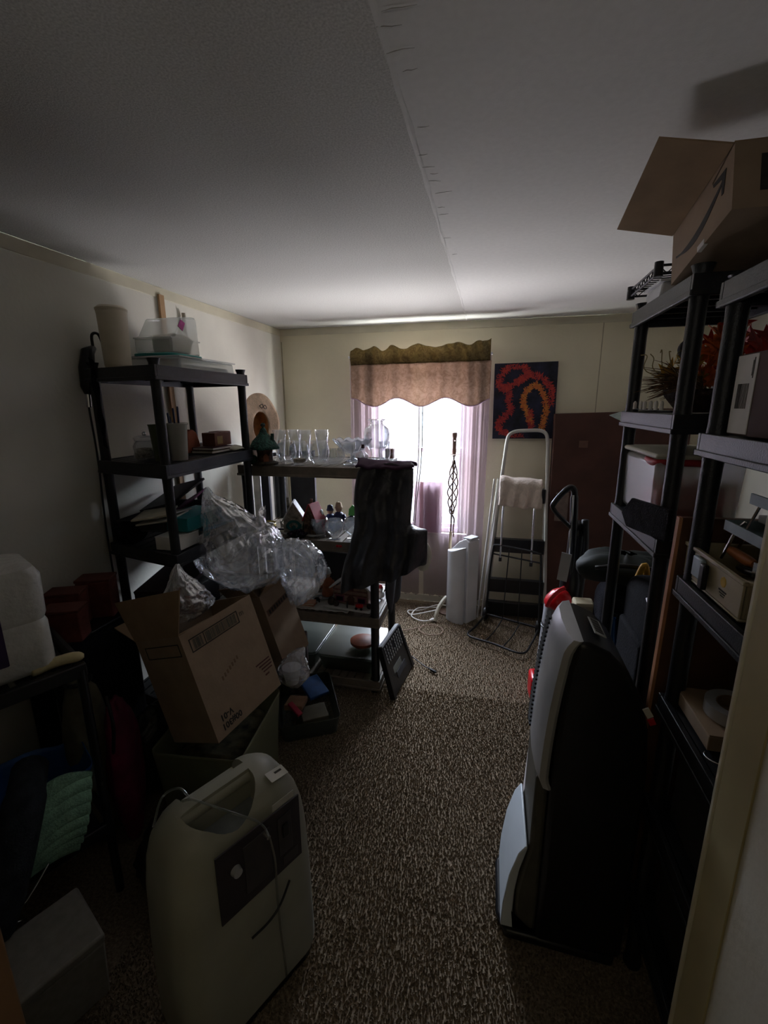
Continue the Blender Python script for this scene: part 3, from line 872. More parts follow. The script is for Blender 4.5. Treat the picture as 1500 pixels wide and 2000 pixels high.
def figurine(label, loc, coat, hatm, rz=0, s=1.0, skin=(0.55, 0.36, 0.26), hathi=True):
    T = Thing('figurine', label, 'figurine', loc, rz, group='painted figurines on the taupe shelves')
    T.part('body', MB().lathe([(.024 * s, 0), (.026 * s, .01 * s), (.022 * s, .045 * s), (.026 * s, .062 * s), (.018 * s, .078 * s), (.008 * s, .083 * s), (0, .083 * s)], 16), coat, smooth=True)
    hd = T.part('head', MB().ball((0, 0, .096 * s), .015 * s, 12, 8), mat('painted_skin', skin, .6), smooth=True)
    T.part('hat', MB().lathe([(.019 * s, .101 * s), (.016 * s, .107 * s), (.012 * s, .125 * s), (0, .130 * s)], 14), hatm, parent=hd, smooth=True)
    for q in (-1, 1):
        T.part('arm', MB().tube([(q * .022 * s, 0, .070 * s), (q * .034 * s, -.008 * s, .052 * s), (q * .018 * s, -.026 * s, .045 * s)], [.008 * s, .008 * s, .006 * s], 8), coat, smooth=True)
    return T
M_SANTA = mat('santa_red', (0.42, 0.03, 0.04), .55, .08, 20)
M_BLUEP = mat('figurine_blue', (0.04, 0.07, 0.25), .5, .15, 20)
figurine('red-coated figurine beside the red-roofed village house', (-0.965, 2.455, ZB), M_SANTA, M_SNOW, 0, 1.15)
figurine('blue-coated figurine with a dark cap behind the clear glasses', (-0.93, 2.53, ZB), M_BLUEP, mat('navy_cap', (0.03, 0.035, 0.08), .6), 0, 1.25)
figurine('blue figurine with a pale straw hat, right of the dark-capped one', (-0.885, 2.56, ZB), mat('figurine_indigo', (0.03, 0.035, 0.12), .5, .15, 20), M_STRAW, 0, 1.35)
yb = Thing('candle_bowl', 'small yellow bowl at the left end of the second taupe shelf', 'bowl', (-1.30, 2.44, ZB))
yb.part('bowl', MB().lathe([(.024, 0), (.045, .03), (.048, .052), (.046, .052), (.042, .03), (.022, .006), (0, .006)], 20), mat('yellow_glaze', (0.42, 0.30, 0.04), .35), smooth=True)
yb.part('candle', MB().lathe([(.036, .02), (.036, .046), (0, .047)], 16), M_CREAMP)
sd = Thing('sailing_boat', 'tiny dark sailing boat ornament beside the yellow bowl', 'ornament', (-1.215, 2.44, ZB))
sd.part('hull', MB().prism([(-.04, .02), (.045, .02), (.03, 0), (-.03, 0)], .02, axes((0, .01, 0), (1, 0, 0), (0, 0, 1), (0, -1, 0))), mat('navy_cap', (0.03, 0.035, 0.08), .6), bevel=.003)
sd.part('mast', MB().tube([(0, 0, .02), (-.005, 0, .075)], .0025, 6), M_WHITEP)
sd.part('sail', MB().prism([(0, .025), (.03, .027), (-.004, .068)], .002, axes((0, 0, 0), (1, 0, 0), (0, 0, 1), (0, -1, 0))), M_WHITEP)
GL3 = ['clear round glass in front of the blue figurines', 'clear wide glass in the middle of the second taupe shelf', 'clear wide glass half hidden by the black jacket']
def tulip():
    return MB().lathe([(.034, 0), (.036, .004), (.018, .012), (.022, .02), (.05, .05), (.056, .085), (.046, .115), (.0445, .115), (.054, .085), (.048, .05), (.02, .024), (0, .022)], 22)
q0 = None
for (x, y), L in zip(((-0.945, 2.385), (-0.845, 2.36), (-0.745, 2.39)), GL3):
    if q0 is None:
        q0 = single('tulip_glass', L, 'glass', tulip(), M_GLASS, (x, y, ZB), group='clear glasses on the second taupe shelf', smooth=True)
    else:
        dup(q0, (x, y, ZB), 0, L)
gn = Thing('green_ornament', 'bright green leaf ornament on a dark stand', 'ornament', (-0.86, 2.74, ZB))
gn.part('stand', MB().prism([(-.06, 0), (.06, 0), (.06, .02), (.0, .05), (-.05, .02)], .03, axes((0, .015, 0), (1, 0, 0), (0, 0, 1), (0, -1, 0))), dk, bevel=.003)
gn.part('leaf', MB().prism([(-.03, .045), (.025, .045), (.03, .085), (0, .12), (-.025, .09)], .012, axes((.01, 0, 0), (1, 0, 0), (0, 0, 1), (0, -1, 0))), mat('lime_green', (0.10, 0.42, 0.07), .5), bevel=.004)
bk = Thing('picture_frame', 'dark upright frame behind the jacket on the second taupe shelf', 'frame', (-0.755, 2.77, ZB))
bk.part('border', MB().bx(-.05, .05, -.01, .01, 0, .012).bx(-.05, .05, -.01, .01, .138, .15).bx(-.05, -.038, -.01, .01, .012, .138).bx(.038, .05, -.01, .01, .012, .138), M_BLACKG, bevel=.002)
bk.part('backing', MB().box((0, .004, .075), (.078, .006, .128)), dk)
rs = single('gift_bow', 'tiny red bow stuck on the edge of the second taupe shelf', 'bow', MB().ball((-.008, 0, 0), .009, 8, 6, (1.2, .6, .9)).ball((.008, 0, 0), .009, 8, 6, (1.2, .6, .9)).ball((0, -.003, 0), .005, 8, 6), M_RED, (-0.80, 2.298, 0.918), smooth=True)

# --- third tier: screen, village house on snow cloth, figures, cards
ZC3 = 0.49
sc = Thing('flat_screen', 'dark flat screen propped at the back of the third taupe shelf', 'screen', (-0.94, 2.66, ZC3), rz=R(-6))
sc.part('bezel', MB().bx(-.17, .17, 0, .03, .0, .27), mat('grey_bezel', (0.10, 0.10, 0.11), .5), bevel=.004)
sc.part('screen', MB().box((0, -.0015, .14), (.315, .003, .235)), mat('dead_screen', (0.025, 0.026, 0.03), .25))
sc.part('top_trim', MB().box((0, .005, .273), (.34, .035, .006)), M_SILVER)
sn = MB().sheet(lambda u, v: V((-.20 + .36 * u, -.075 + .24 * v, .004 + .012 * abs(noise.noise(V((u * 5, v * 4, 3)))) + .006 * noise.noise(V((u * 14, v * 14, 1))))), 40, 30)
single('snow_cloth', 'white cotton snow cloth spread on the third taupe shelf', 'cloth', sn, M_SNOW, (-0.93, 2.405, ZC3 + .004), smooth=True, solid=.003)
vh = Thing('village_house', 'large brick village house with a white snowy gable, half under the jacket', 'ornament', (-0.765, 2.435, ZC3 + .022), R(-6))
M_BRK = mat('painted_brick', (0.20, 0.085, 0.075), .7, .25, 60)
M_BRK2 = mat('pink_plaster', (0.33, 0.22, 0.18), .75, .12, 40)
vh.part('ground', MB().prism([(-.155, -.105), (.145, -.105), (.15, .08), (-.15, .08)], .014), M_SNOW, bevel=.005)
wl = vh.part('front_wall', MB().prism([(-.105, 0), (.115, 0), (.115, .095), (.005, .175), (-.105, .095)], .10, axes((0, .05, .014), (1, 0, 0), (0, 0, 1), (0, -1, 0))), M_BRK2, bevel=.002)
for a, b, z in ((-.10, .11, .062), (-.10, .11, .09), (-.10, .11, .018)):
    vh.part('brick_band', MB().bx(a, b, -.053, -.05, z + .01, z + .018), M_BRK, parent=wl)
for s in (-1, 1):
    A = math.atan2(.08, .11)
    vh.part('roof_slope', MB().box((0, 0, .004), (.165, .125, .010), Matrix.Translation((.005 + s * .068, 0, .014 + .140)) @ Euler((0, s * A, 0)).to_matrix().to_4x4()), M_SNOW, bevel=.004)
vh.part('chimney', MB().box((-.055, .02, .185), (.026, .026, .05)), M_SNOW, bevel=.006)
ar = vh.part('arched_door', MB().prism([(-.022, 0), (.022, 0), (.022, .04), (.012, .055), (0, .06), (-.012, .055), (-.022, .04)], .006, axes((.005, -.05, .016), (1, 0, 0), (0, 0, 1), (0, -1, 0))), mat('door_brown', (0.10, 0.04, 0.03), .6))
for x in (-.065, .075):
    wf_ = vh.part('shop_window', MB().bx(x - .027, x + .027, -.055, -.05, .030, .068), mat('magenta_frame', (0.24, 0.05, 0.12), .6))
    vh.part('pane', MB().bx(x - .021, x + .021, -.0565, -.055, .036, .062), mat('dark_pane', (0.02, 0.015, 0.03), .2), parent=wf_)
vh.part('attic_window', MB().bx(-.015, .025, -.055, -.05, .11, .135), mat('maroon_frame', (0.13, 0.02, 0.03), .6))
for k, (x, y, r, c) in enumerate(((-.11, -.075, .024, 'fir'), (-.075, -.085, .018, 'fir'), (.125, -.06, .016, 'fir'))):
    vh.part('shrub', MB().ball((x, y, .014 + r * .8), r, 10, 8, (1, 1, 1.1)), mat('dark_shrub', (0.05, 0.035, 0.03), .8, .5, 60), smooth=True)
cr = vh.part('red_cart', MB().box((.075, -.09, .034), (.045, .022, .022)), M_RED, bevel=.006)
for x in (.06, .092):
    vh.part('wheel', MB().lathe([(.008, -.003), (.008, .003), (0, .003)], 10, frame((x, -.103, .022), 0, R(90))), M_BLACK, parent=cr)
vh.part('lamp_post', MB().tube([(.0, -.095, .014), (.0, -.095, .055)], .004, 6), M_BLACK)
mp = figurine('orange-dressed figurine standing left of the brick village house', (-0.955, 2.505, ZC3 + .03), mat('figurine_orange', (0.50, 0.18, 0.09), .6, .2, 20), M_SNOW, 0, 1.45)
dg = Thing('figurine', 'tiny dark dog figurine on the snow cloth below the orange figurine', 'figurine', (-0.995, 2.425, ZC3 + .016), group='painted figurines on the taupe shelves')
dg.part('body', MB().ball((0, 0, .018), .012, 10, 8, (1.7, 1, 1)), M_BLACKG, smooth=True)
dg.part('head', MB().ball((.022, 0, .03), .010, 10, 8), M_WHITEP, smooth=True)
for q in (-1, 1):
    dg.part('leg', MB().tube([(q * .012, 0, .012), (q * .012, 0, -.002)], .004, 6), M_BLACKG)
for k, (dx, dz, rz, c) in enumerate(((0, 0, 10, (0.70, 0.64, 0.56)), (.004, .006, -6, (0.45, 0.22, 0.15)), (-.003, .012, 4, (0.70, 0.62, 0.5)), (.002, .018, 16, (0.55, 0.30, 0.2)))):
    single('card_pack', ['lowest cream card pack of the stack on the snow cloth', 'second, rust card pack of the stack on the snow cloth', 'third, cream card pack of the stack on the snow cloth', 'topmost rust card pack of the stack on the snow cloth'][k], 'cards', MB().box((0, 0, .0025), (.09, .055, .005)), mat('cards_%d' % k, c, .7), (-1.03 + dx, 2.362, ZC3 + .020 + dz), R(rz), group='stack of card packs', bevel=.001)
single('blue_packet', 'white packet with a blue print on the snow cloth', 'packet', MB().box((0, 0, .003), (.10, .06, .006)), mat('blue_print_packet', (0.55, 0.62, 0.66), .6, col2=(0.02, 0.10, 0.2), scale=22), (-0.99, 2.48, ZC3 + .02), R(30), bevel=.001)
# snowman on the far right of the tier
sm = Thing('snowman', 'small white snowman at the right end of the third taupe shelf', 'ornament', (-0.635, 2.60, ZC3))
sm.part('body', MB().ball((0, 0, .024), .026, 14, 10), M_SNOW, smooth=True)
hd = sm.part('head', MB().ball((0, 0, .06), .017, 12, 8), M_SNOW, smooth=True)
sm.part('hat', MB().lathe([(.016, .068), (.010, .085), (0, .092)], 12), M_SANTA, parent=hd)

# --- bottom tier and the bins in front
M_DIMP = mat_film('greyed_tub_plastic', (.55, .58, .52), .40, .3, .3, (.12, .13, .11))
def tub_open(name, label, loc, rz, w, d, h, m, t=.004, contents=None, lidm=None):
    T = Thing(name, label, 'storage tub', loc, rz)
    b = MB()
    k = .92
    rr = rrect(w, d, .03, 5)
    n = len(rr)
    rings = []
    for v in (0, .5, .97, 1.0):
        s = k + (1 - k) * v + (.03 if v > .96 else 0)
        rings.append([b.bm.verts.new((x * s, y * s, .003 + h * v)) for x, y in rr])
    for A, B in zip(rings, rings[1:]):
        for j in range(n):
            b.bm.faces.new((A[j], A[(j + 1) % n], B[(j + 1) % n], B[j]))
    b.bm.faces.new(rings[0][::-1])
    T.part('body', b, m, smooth='auto', solid=t, off=1.0)
    if lidm is not None:
        T.part('lid', MB().prism([(x * 1.05, y * 1.05) for x, y in rr], .014, Matrix.Translation((0, 0, h + .004))), lidm, bevel=.004)
    return T
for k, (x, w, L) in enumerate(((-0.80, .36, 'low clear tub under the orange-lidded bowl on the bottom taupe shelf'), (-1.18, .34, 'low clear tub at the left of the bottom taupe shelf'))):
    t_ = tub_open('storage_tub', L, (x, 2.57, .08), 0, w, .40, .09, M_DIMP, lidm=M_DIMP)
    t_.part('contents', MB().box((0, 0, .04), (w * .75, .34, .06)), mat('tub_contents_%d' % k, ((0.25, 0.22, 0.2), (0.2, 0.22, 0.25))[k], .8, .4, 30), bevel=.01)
ob = Thing('food_bowl', 'round bowl with an orange-red lid on the bottom taupe shelf', 'bowl', (-0.73, 2.50, .188))
ob.part('bowl', MB().lathe([(.05, 0), (.075, .035), (.073, .036), (.048, .004), (0, .004)], 24), M_CLEARP, smooth=True)
ob.part('lid', MB().lathe([(.078, .033), (.08, .05), (.06, .058), (0, .06)], 26), mat('orange_lid', (0.30, 0.07, 0.025), .45), smooth='auto')
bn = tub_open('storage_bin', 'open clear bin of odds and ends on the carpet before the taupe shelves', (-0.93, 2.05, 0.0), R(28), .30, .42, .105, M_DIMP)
for k, (x, y, z, sx, sy, sz, rz, rx, c, nm, L) in enumerate((
        (.05, .10, .15, .12, .16, .02, 20, 10, (0.015, 0.07, 0.22), 'folder', 'dark blue folder lying in the open clear bin'),
        (-.06, -.02, .15, .10, .12, .03, -20, -10, (0.30, 0.17, 0.09), 'small_box', 'tan box in the open clear bin'),
        (-.07, -.10, .172, .03, .10, .015, 30, 12, (0.42, 0.03, 0.06), 'ribbon_roll', 'red strip lying in the open clear bin'),
        (.03, -.08, .10, .14, .12, .05, 5, 0, (0.15, 0.14, 0.10), 'pouch', 'olive grey pouch in the open clear bin'))):
    Mx = frame((-0.93, 2.05, 0), R(28)) @ frame((x, y, z - .055), R(rz), R(rx))
    single(nm, L, 'oddment', MB().box((0, 0, 0), (sx, sy, sz)), mat('oddment_%d' % k, c, .6), M=Mx, bevel=.004)
single('patterned_packet', 'dark patterned packet on the carpet beside the taupe shelves left end', 'packet', MB().box((0, 0, .19), (.12, .08, .38)), mat('patterned_packet', (0.12, 0.08, 0.07), .7, .5, 40), (-1.06, 2.24, 0), R(15), bevel=.01)

# --- black jacket hung over the right front corner
M_JACK = mat('black_nylon', (0.022, 0.021, 0.026), .42, .2, 12, bump=.35, bscale=45, spec=.6)
def jacket():
    mb = MB()
    def ramp(x, a, b):
        t = max(0.0, min(1.0, (x - a) / (b - a)))
        return t * t * (3 - 2 * t)
    def f(u, v):
        a = 2 * math.pi * u
        xl = -.640 - .115 * v - .014 * math.sin(v * 9) + .02 * (1 - ramp(v, 0, .06))
        xr = -.372 - .012 * ramp(v, .1, .55) + .088 * ramp(v, .54, .66)
        cx, hw = (xl + xr) / 2, (xr - xl) / 2
        dp = .050 + .045 * v
        cy = 2.245 - .02 * v
        c, s = math.cos(a), math.sin(a)
        x = cx + hw * math.copysign(abs(c) ** .75, c)
        y = cy + dp * math.copysign(abs(s) ** .75, s) * (1.0 if s < 0 else .6)
        fold = (.006 + .016 * v) * math.sin(x * 52 + 5 * v + 2.5 * noise.noise(V((x * 5, v * 3, 0)))) + .020 * noise.noise(V((x * 8, v * 5, 2))) + .008 * noise.noise(V((x * 26, v * 14, 6)))
        zt = 1.405 - .03 * ramp(x, -.48, -.37) + .012 * noise.noise(V((x * 14, 1, 0)))
        zb = .700 + .40 * max(0, x + .745) + .012 * noise.noise(V((x * 10, 7, 0)))
        return V((x, y + fold, zt + (zb - zt) * v))
    mb.sheet(f, 96, 60, wrapu=True)
    vs = list(mb.bm.verts)
    mb.bm.faces.new([vs[i * 61] for i in range(96)])
    return mb
jk = Thing('jacket', 'black jacket hung over the front right corner of the taupe shelves', 'jacket', (-0.52, 2.24, 0.72))
jk.part('body', jacket(), M_JACK, w=True, smooth=True)
jk.part('hood', MB().sheet(lambda u, v: V((-.665 + .29 * u + .01 * math.sin(v * 9), 2.20 + .14 * v - .03 * math.sin(u * 3.1), 1.38 + .035 * math.sin(math.pi * v) * (1 - .5 * u) + .012 * noise.noise(V((u * 6, v * 6, 0))))), 18, 10), mat('plum_lining', (0.045, 0.012, 0.04), .7), w=True, smooth=True, solid=.012, label='plum coloured lining')
single('pale_bundle', 'pale rounded bundle hanging behind the black jacket', 'bundle', MB().ball((0, 0, 0), .06, 16, 10, (.8, .6, 1.5)), M_CREAMP, (-0.335, 2.37, 0.87), smooth=True)
single('garment', 'grey garment hanging behind the black jacket at the shelf end', 'garment', MB().sheet(lambda u, v: V((-.545 + .015 * math.sin(v * 7 + u * 9), 2.42 + .34 * u, .95 - .48 * v + .02 * math.sin(u * 8))), 20, 14), mat('dark_grey_cloth', (0.03, 0.03, 0.035), .9), (-.545, 2.6, .47), w=True, solid=.01, smooth=True)

# --- folded step stool leaning on the unit, charging cable
_o = V((-.472, 2.466, 0.004))
_y = (V((-.563, 2.52, .305)) - _o)
_x = V((.045, .37, 0)).normalized()
fs = Thing('step_stool', 'folded black plastic step stool leaning against the taupe shelves', 'step stool', M=axes(_o, _x, (_y - _x * _y.dot(_x)), _x.cross(_y - _x * _y.dot(_x))))
hb_ = MB()
hb_.prism([(-.185, .0), (.185, 0), (.165, .28), (.15, .31), (-.15, .31), (-.165, .28)], .022, None, 0)
fs.part('panel', hb_, M_BLACKG, bevel=.004)
for s in (-1, 1):
    fs.part('leg', MB().prism([(s * .20, -.003), (s * .165, -.003), (s * .150, .29), (s * .168, .30)], .034, None, -.006), M_BLACKG, bevel=.003)
for i in range(5):
    for j in range(9):
        fs.part('tread_dot', MB().lathe([(.0085, .022), (.008, .0245), (0, .0245)], 6, Matrix.Translation((-.128 + .032 * j, .282 - .022 * i, 0))), mat('grey_grip', (0.16, 0.15, 0.14), .7)) if not (1 <= i <= 2 and j == 4) else None
fs.part('top_edge', MB().bx(-.152, .152, .304, .314, .0, .025), M_SILVER, label='pale worn top edge')
fs.part('handle_slot', MB().prism([(-.07, .06), (.09, .06), (.09, .10), (-.07, .10)], .003, None, .0215), dk)
fs.part('step_label', MB().prism([(-.10, .105), (.04, .105), (.04, .145), (-.10, .145)], .001, None, .0222), mat('worn_label', (0.12, 0.12, 0.10), .7))
cbk = Thing('charging_cable', 'thin black cable ending in a connector on the carpet by the step stool', 'cable', (-0.36, 2.62, 0))
cbk.part('wire', MB().tube(smooth_path([(-.46, 2.75, .012), (-.41, 2.70, .014), (-.36, 2.65, .014), (-.31, 2.615, .014)], 6), .0035, 6), M_BLACK, w=True, smooth=True)
cbk.part('connector', MB().tube([(-.315, 2.618, .016), (-.30, 2.605, .016), (-.275, 2.59, .016), (-.268, 2.586, .016)], [.006, .009, .009, .005], 8), M_BLACK, w=True, smooth='auto')
# ------------------------------------------------------------------ window dressing
def cloth_mat(name, tint, c1, c2, milk, scale):
    m = mat_film(name, tint, milk, 0.0, .5, c1, transl=True)
    n, l = m.node_tree.nodes, m.node_tree.links
    t = n.new('ShaderNodeTexCoord')
    z = n.new('ShaderNodeTexNoise')
    z.inputs['Scale'].default_value = scale
    z.inputs['Detail'].default_value = 5
    z.inputs['Distortion'].default_value = 2.0
    l.new(t.outputs['Object'], z.inputs['Vector'])
    r = n.new('ShaderNodeMapRange')
    r.inputs['From Min'].default_value, r.inputs['From Max'].default_value = .38, .62
    l.new(z.outputs['Fac'], r.inputs['Value'])
    x = n.new('ShaderNodeMix')
    x.data_type = 'RGBA'
    x.inputs['A'].default_value = (*c1, 1)
    x.inputs['B'].default_value = (*c2, 1)
    l.new(r.outputs[0], x.inputs['Factor'])
    for q in n:
        if q.type in ('BSDF_DIFFUSE', 'BSDF_TRANSLUCENT'):
            l.new(x.outputs['Result'], q.inputs[0])
    return m
M_SHEER = cloth_mat('lilac_sheer', (.58, .555, .60), (.58, .42, .50), (.52, .38, .46), .17, 6)
M_VAL = cloth_mat('valance_cloth', (.2, .15, .12), (.43, .335, .28), (.32, .24, .19), .985, 26)
M_VALH = cloth_mat('valance_header', (.1, .09, .06), (.25, .20, .10), (.16, .12, .065), .995, 30)
CY = 3.615
def sheer(x0, x1, k, seed, bl, br):
    def f(u, v):
        z = 2.05 - 1.96 * v
        a = x0 + (bl - x0) * v * v
        b = x1 + (br - x1) * v * v
        x = a + (b - a) * u
        w = .016 * math.sin(u * k * 6.283 + 1.3 * math.sin(v * 2 + seed)) + .007 * math.sin(u * k * 2.7 * 6.283 + seed * 3)
        return V((x, CY + w * (.6 + .5 * v), z))
    return MB().sheet(f, 110, 24)
single('sheer_curtain', 'left lilac sheer curtain panel, beside the glass jar vase', 'curtain', sheer(-1.125, -.545, 7, 1, -1.135, -.545), M_SHEER, (-.83, CY, .09), w=True, smooth=True)
single('sheer_curtain', 'right lilac sheer curtain panel, beside the painting', 'curtain', sheer(-.520, -.020, 6, 4, -.50, -.035), M_SHEER, (-.27, CY, .09), w=True, smooth=True)
single('curtain_rod', 'thin rod carrying the valance and sheers over the window', 'rod', MB().tube([(-1.13, CY, 2.055), (-.015, CY, 2.055)], .009, 10).tube([(-1.128, CY, 2.055), (-1.128, 3.688, 2.055)], .007, 8).tube([(-.018, CY, 2.055), (-.018, 3.688, 2.055)], .007, 8), M_WHITEP, (-.57, CY, 2.055), w=True, smooth='auto')
va = Thing('valance', 'brown patterned valance with ruffled header and scalloped hem', 'valance', (-.56, 3.57, 1.70))
VX0, VX1 = -1.098, -.028
def vy(x):
    return 3.565 + .014 * math.sin(x * 27) + .008 * math.sin(x * 61 + 1)
def zbot(x):
    return 1.705 - .032 * math.cos((x + .535) * 2 * math.pi / .375)
def vbody(u, v):
    x = VX0 - .004 + (VX1 - VX0 + .012) * u
    z0 = 1.992 + .008 * u
    return V((x, vy(x) - .012 * v, z0 + (zbot(x) - z0) * v))
va.part('skirt', MB().sheet(vbody, 120, 16), M_VAL, w=True, smooth=True, solid=.0015)
def vhead(u, v):
    x = VX0 + (VX1 - VX0) * u
    zt = 2.105 + .020 * noise.noise(V((x * 9, 0, 0))) + .026 * math.sin(x * 33 + 2 * math.sin(x * 7)) * .6 + (.045 * max(0, (x + .09) / .06) if x > -.09 else 0) + .018 * u
    return V((x, vy(x) - .006 + .022 * math.sin(v * 3.14) * (-1) + .010 * math.sin(x * 90 + v * 4) * v, 1.990 + .008 * u + (zt - 1.992) * v))
va.part('header', MB().sheet(vhead, 150, 12), M_VALH, w=True, smooth=True, solid=.0015, label='ruffled olive-brown header')
va.part('hem', MB().tube([(VX0 - .004 + (VX1 - VX0 + .012) * i / 120,) + (vy(VX0 - .004 + (VX1 - VX0 + .012) * i / 120) - .012, zbot(VX0 - .004 + (VX1 - VX0 + .012) * i / 120)) for i in range(121)], .0035, 6), mat('lavender_hem', (0.42, 0.30, 0.42), .8), w=True, smooth=True)
for k, (xa, xb, L) in enumerate(((-.553, -.575, 'left one of the two thin blind cords hanging at the window middle'), (-.528, -.562, 'right one of the two thin blind cords hanging at the window middle'))):
    single('blind_cord', L, 'cord', MB().tube(smooth_path([(xa, 3.588, 1.75), (xa - .002, 3.588, 1.3), (xb, 3.588, .95), (xb - .02, 3.588, .70)], 8), .004, 6), mat('dark_cord', (0.13, 0.11, 0.10), .8), (xa, 3.588, .70), w=True, smooth=True)
single('window_panel', 'pale pink board standing inside the window behind the sheer', 'board', MB().box((0, 0, .215), (.235, .012, .43)), mat('pink_board', (0.42, 0.26, 0.28), .8, .05, 8), (-.482, 3.668, WZ0 + .002), bevel=.002)

# floor lamp: base, pole, twisted cage, disc, socket, bare bulb
fl_ = Thing('floor_lamp', 'floor lamp with a twisted wire cage and a bare bulb before the window', 'lamp', (-.285, 3.505, 0))
M_IRON = mat('bronze_iron', (0.16, 0.10, 0.07), .5, .15, 30, metal=.4)
M_BEIGEP = mat('beige_pole', (0.46, 0.36, 0.22), .5, .08, 10)
fl_.part('base', MB().lathe([(.075, 0), (.075, .012), (.04, .022), (.012, .03), (0, .03)], 28), M_IRON, smooth='auto')
fl_.part('pole', MB().tube([(0, 0, .028), (.010, 0, .70)], .012, 12), M_BEIGEP, smooth='auto')
fl_.part('upper_pole', MB().tube([(.010, 0, .70), (.018, 0, 1.30)], .006, 10), M_IRON, smooth='auto')
for k in range(4):
    p = []
    for i in range(41):
        t = i / 40
        z = .84 + .43 * t
        a = 2 * math.pi * (k / 4 + 1.25 * t)
        r = .006 + .052 * math.sin(math.pi * t ** .62) ** 1.0 * (.42 + .58 * t if t < .7 else 1.0)
        p.append((.013 + .006 * t + r * math.cos(a), r * math.sin(a), z))
    fl_.part('cage_wire', MB().tube(p, .0048, 6), M_IRON, smooth=True)
fl_.part('drip_disc', MB().lathe([(.012, 1.305), (.044, 1.316), (.044, 1.320), (0, 1.318)], 24, Matrix.Translation((.018, 0, 0))), M_IRON, smooth='auto')
fl_.part('candle_sleeve', MB().lathe([(.015, 1.30), (.015, 1.44), (.019, 1.445), (.019, 1.478), (0, 1.478)], 16, Matrix.Translation((.018, 0, 0))), mat('pinkish_sleeve', (0.30, 0.19, 0.15), .5), smooth='auto')
fl_.part('switch', MB().tube([(.018, -.014, 1.42), (.03, -.035, 1.42)], .004, 6), M_IRON)
fl_.part('bulb', MB().lathe([(.013, 1.476), (.016, 1.49), (.030, 1.515), (.031, 1.535), (.022, 1.555), (0, 1.562)], 20, Matrix.Translation((.018, 0, 0))), mat_film('frosted_bulb', (.8, .8, .8), .75, .4, .15, (.80, .80, .78), transl=True), smooth=True)
fl_.part('cord', MB().tube(smooth_path([(.02, -.02, .84), (.035, -.018, .80), (.03, -.018, .72), (.035, -.018, .66)], 6), .006, 6), M_IRON, smooth=True)

# tower purifier
M_PUR = mat('pale_grey_plastic', (0.50, 0.51, 0.54), .4, .04, 8)
u_, d_ = V((.81, -.59, 0)), V((.59, .81, 0))
pu = Thing('air_purifier', 'white tower air purifier on the carpet below the window', 'air purifier', M=axes((-.165, 3.42, 0), u_, d_, (0, 0, 1)))
fp_ = []
for i in range(13):
    a = R(180 + 180 * i / 12)
    fp_.append((.088 * math.cos(a), -.075 + .045 * math.sin(a)))
body = MB()
n = len(fp_)
ringz = (.0, .02, .585)
A = [[body.bm.verts.new((x, y, z)) for x, y in fp_] for z in (0.0, .57)]
for j in range(n - 1):
    body.bm.faces.new((A[0][j], A[0][j + 1], A[1][j + 1], A[1][j]))
body.bm.faces.new((A[0][n - 1], A[0][0], A[1][0], A[1][n - 1]))
T_ = [body.bm.verts.new((x, y, .57 + .055 * max(0, x + .03) / .12 + .012)) for x, y in fp_]
for j in range(n - 1):
    body.bm.faces.new((A[1][j], A[1][j + 1], T_[j + 1], T_[j]))
body.bm.faces.new((A[1][n - 1], A[1][0], T_[0], T_[n - 1]))
body.bm.faces.new(T_)
body.bm.faces.new(A[0][::-1])
pu.part('front_grille', body, M_PUR, smooth='auto', bevel=.004)
pu.part('rear_housing', MB().prism([(-.075, .0), (.095, .0), (.095, .67), (.06, .69), (.0, .66), (-.075, .585)], .13, axes((0, .075, 0), (1, 0, 0), (0, 0, 1), (0, -1, 0))), M_WHITEP, bevel=.006)
pu.part('air_outlet', MB().box((.062, .01, .688), (.07, .10, .02)), M_PUR, bevel=.004)
for k in range(11):
    a = R(200 + 140 * k / 10)
    pu.part('slot', MB().box((0, 0, .30), (.004, .002, .46), Matrix.Translation((.0885 * math.cos(a), -.075 + .0455 * math.sin(a), 0)) @ Euler((0, 0, a + R(90))).to_matrix().to_4x4()), mat('slot_grey', (0.33, 0.34, 0.37), .6)) if k in (0, 1) else None
wc = Thing('extension_cord', 'coiled white cord on the carpet beside the air purifier', 'cord', (-.45, 3.30, 0))
wc.part('cord', MB().tube(smooth_path([(-.20, 3.56, .02), (-.36, 3.52, .05), (-.50, 3.46, .015), (-.60, 3.42, .02), (-.56, 3.36, .016), (-.44, 3.36, .05), (-.34, 3.42, .06), (-.40, 3.50, .03), (-.52, 3.44, .04), (-.56, 3.34, .016), (-.47, 3.27, .015), (-.40, 3.29, .016)], 8), .005, 6), M_WHITE, w=True, smooth=True)
wc.part('plug', MB().tube([(-.405, 3.285, .016), (-.385, 3.30, .018), (-.36, 3.32, .02)], [.008, .014, .012], 8), M_WHITE, w=True, smooth='auto')
single('cord_loop', 'thin brown cord loop lying in front of the coiled white cord', 'cord', MB().tube(smooth_path([(-.66, 3.05, .013), (-.52, 3.12, .014), (-.44, 3.19, .015), (-.36, 3.22, .015), (-.29, 3.17, .014), (-.30, 3.09, .014), (-.39, 3.06, .014), (-.46, 3.11, .015), (-.45, 3.17, .014)], 8), .0035, 6), mat('brown_cord', (0.22, 0.14, 0.10), .7), (-.45, 3.1, .012), w=True, smooth=True)
single('bent_strip', 'cream bent strip standing on the carpet beside the air purifier', 'strip', MB().tube(smooth_path([(-.36, 3.30, .012), (-.355, 3.31, .06), (-.335, 3.34, .12), (-.30, 3.38, .17), (-.285, 3.40, .18)], 6), .015, 8), M_CREAMP, (-.33, 3.34, 0), w=True, smooth='auto')

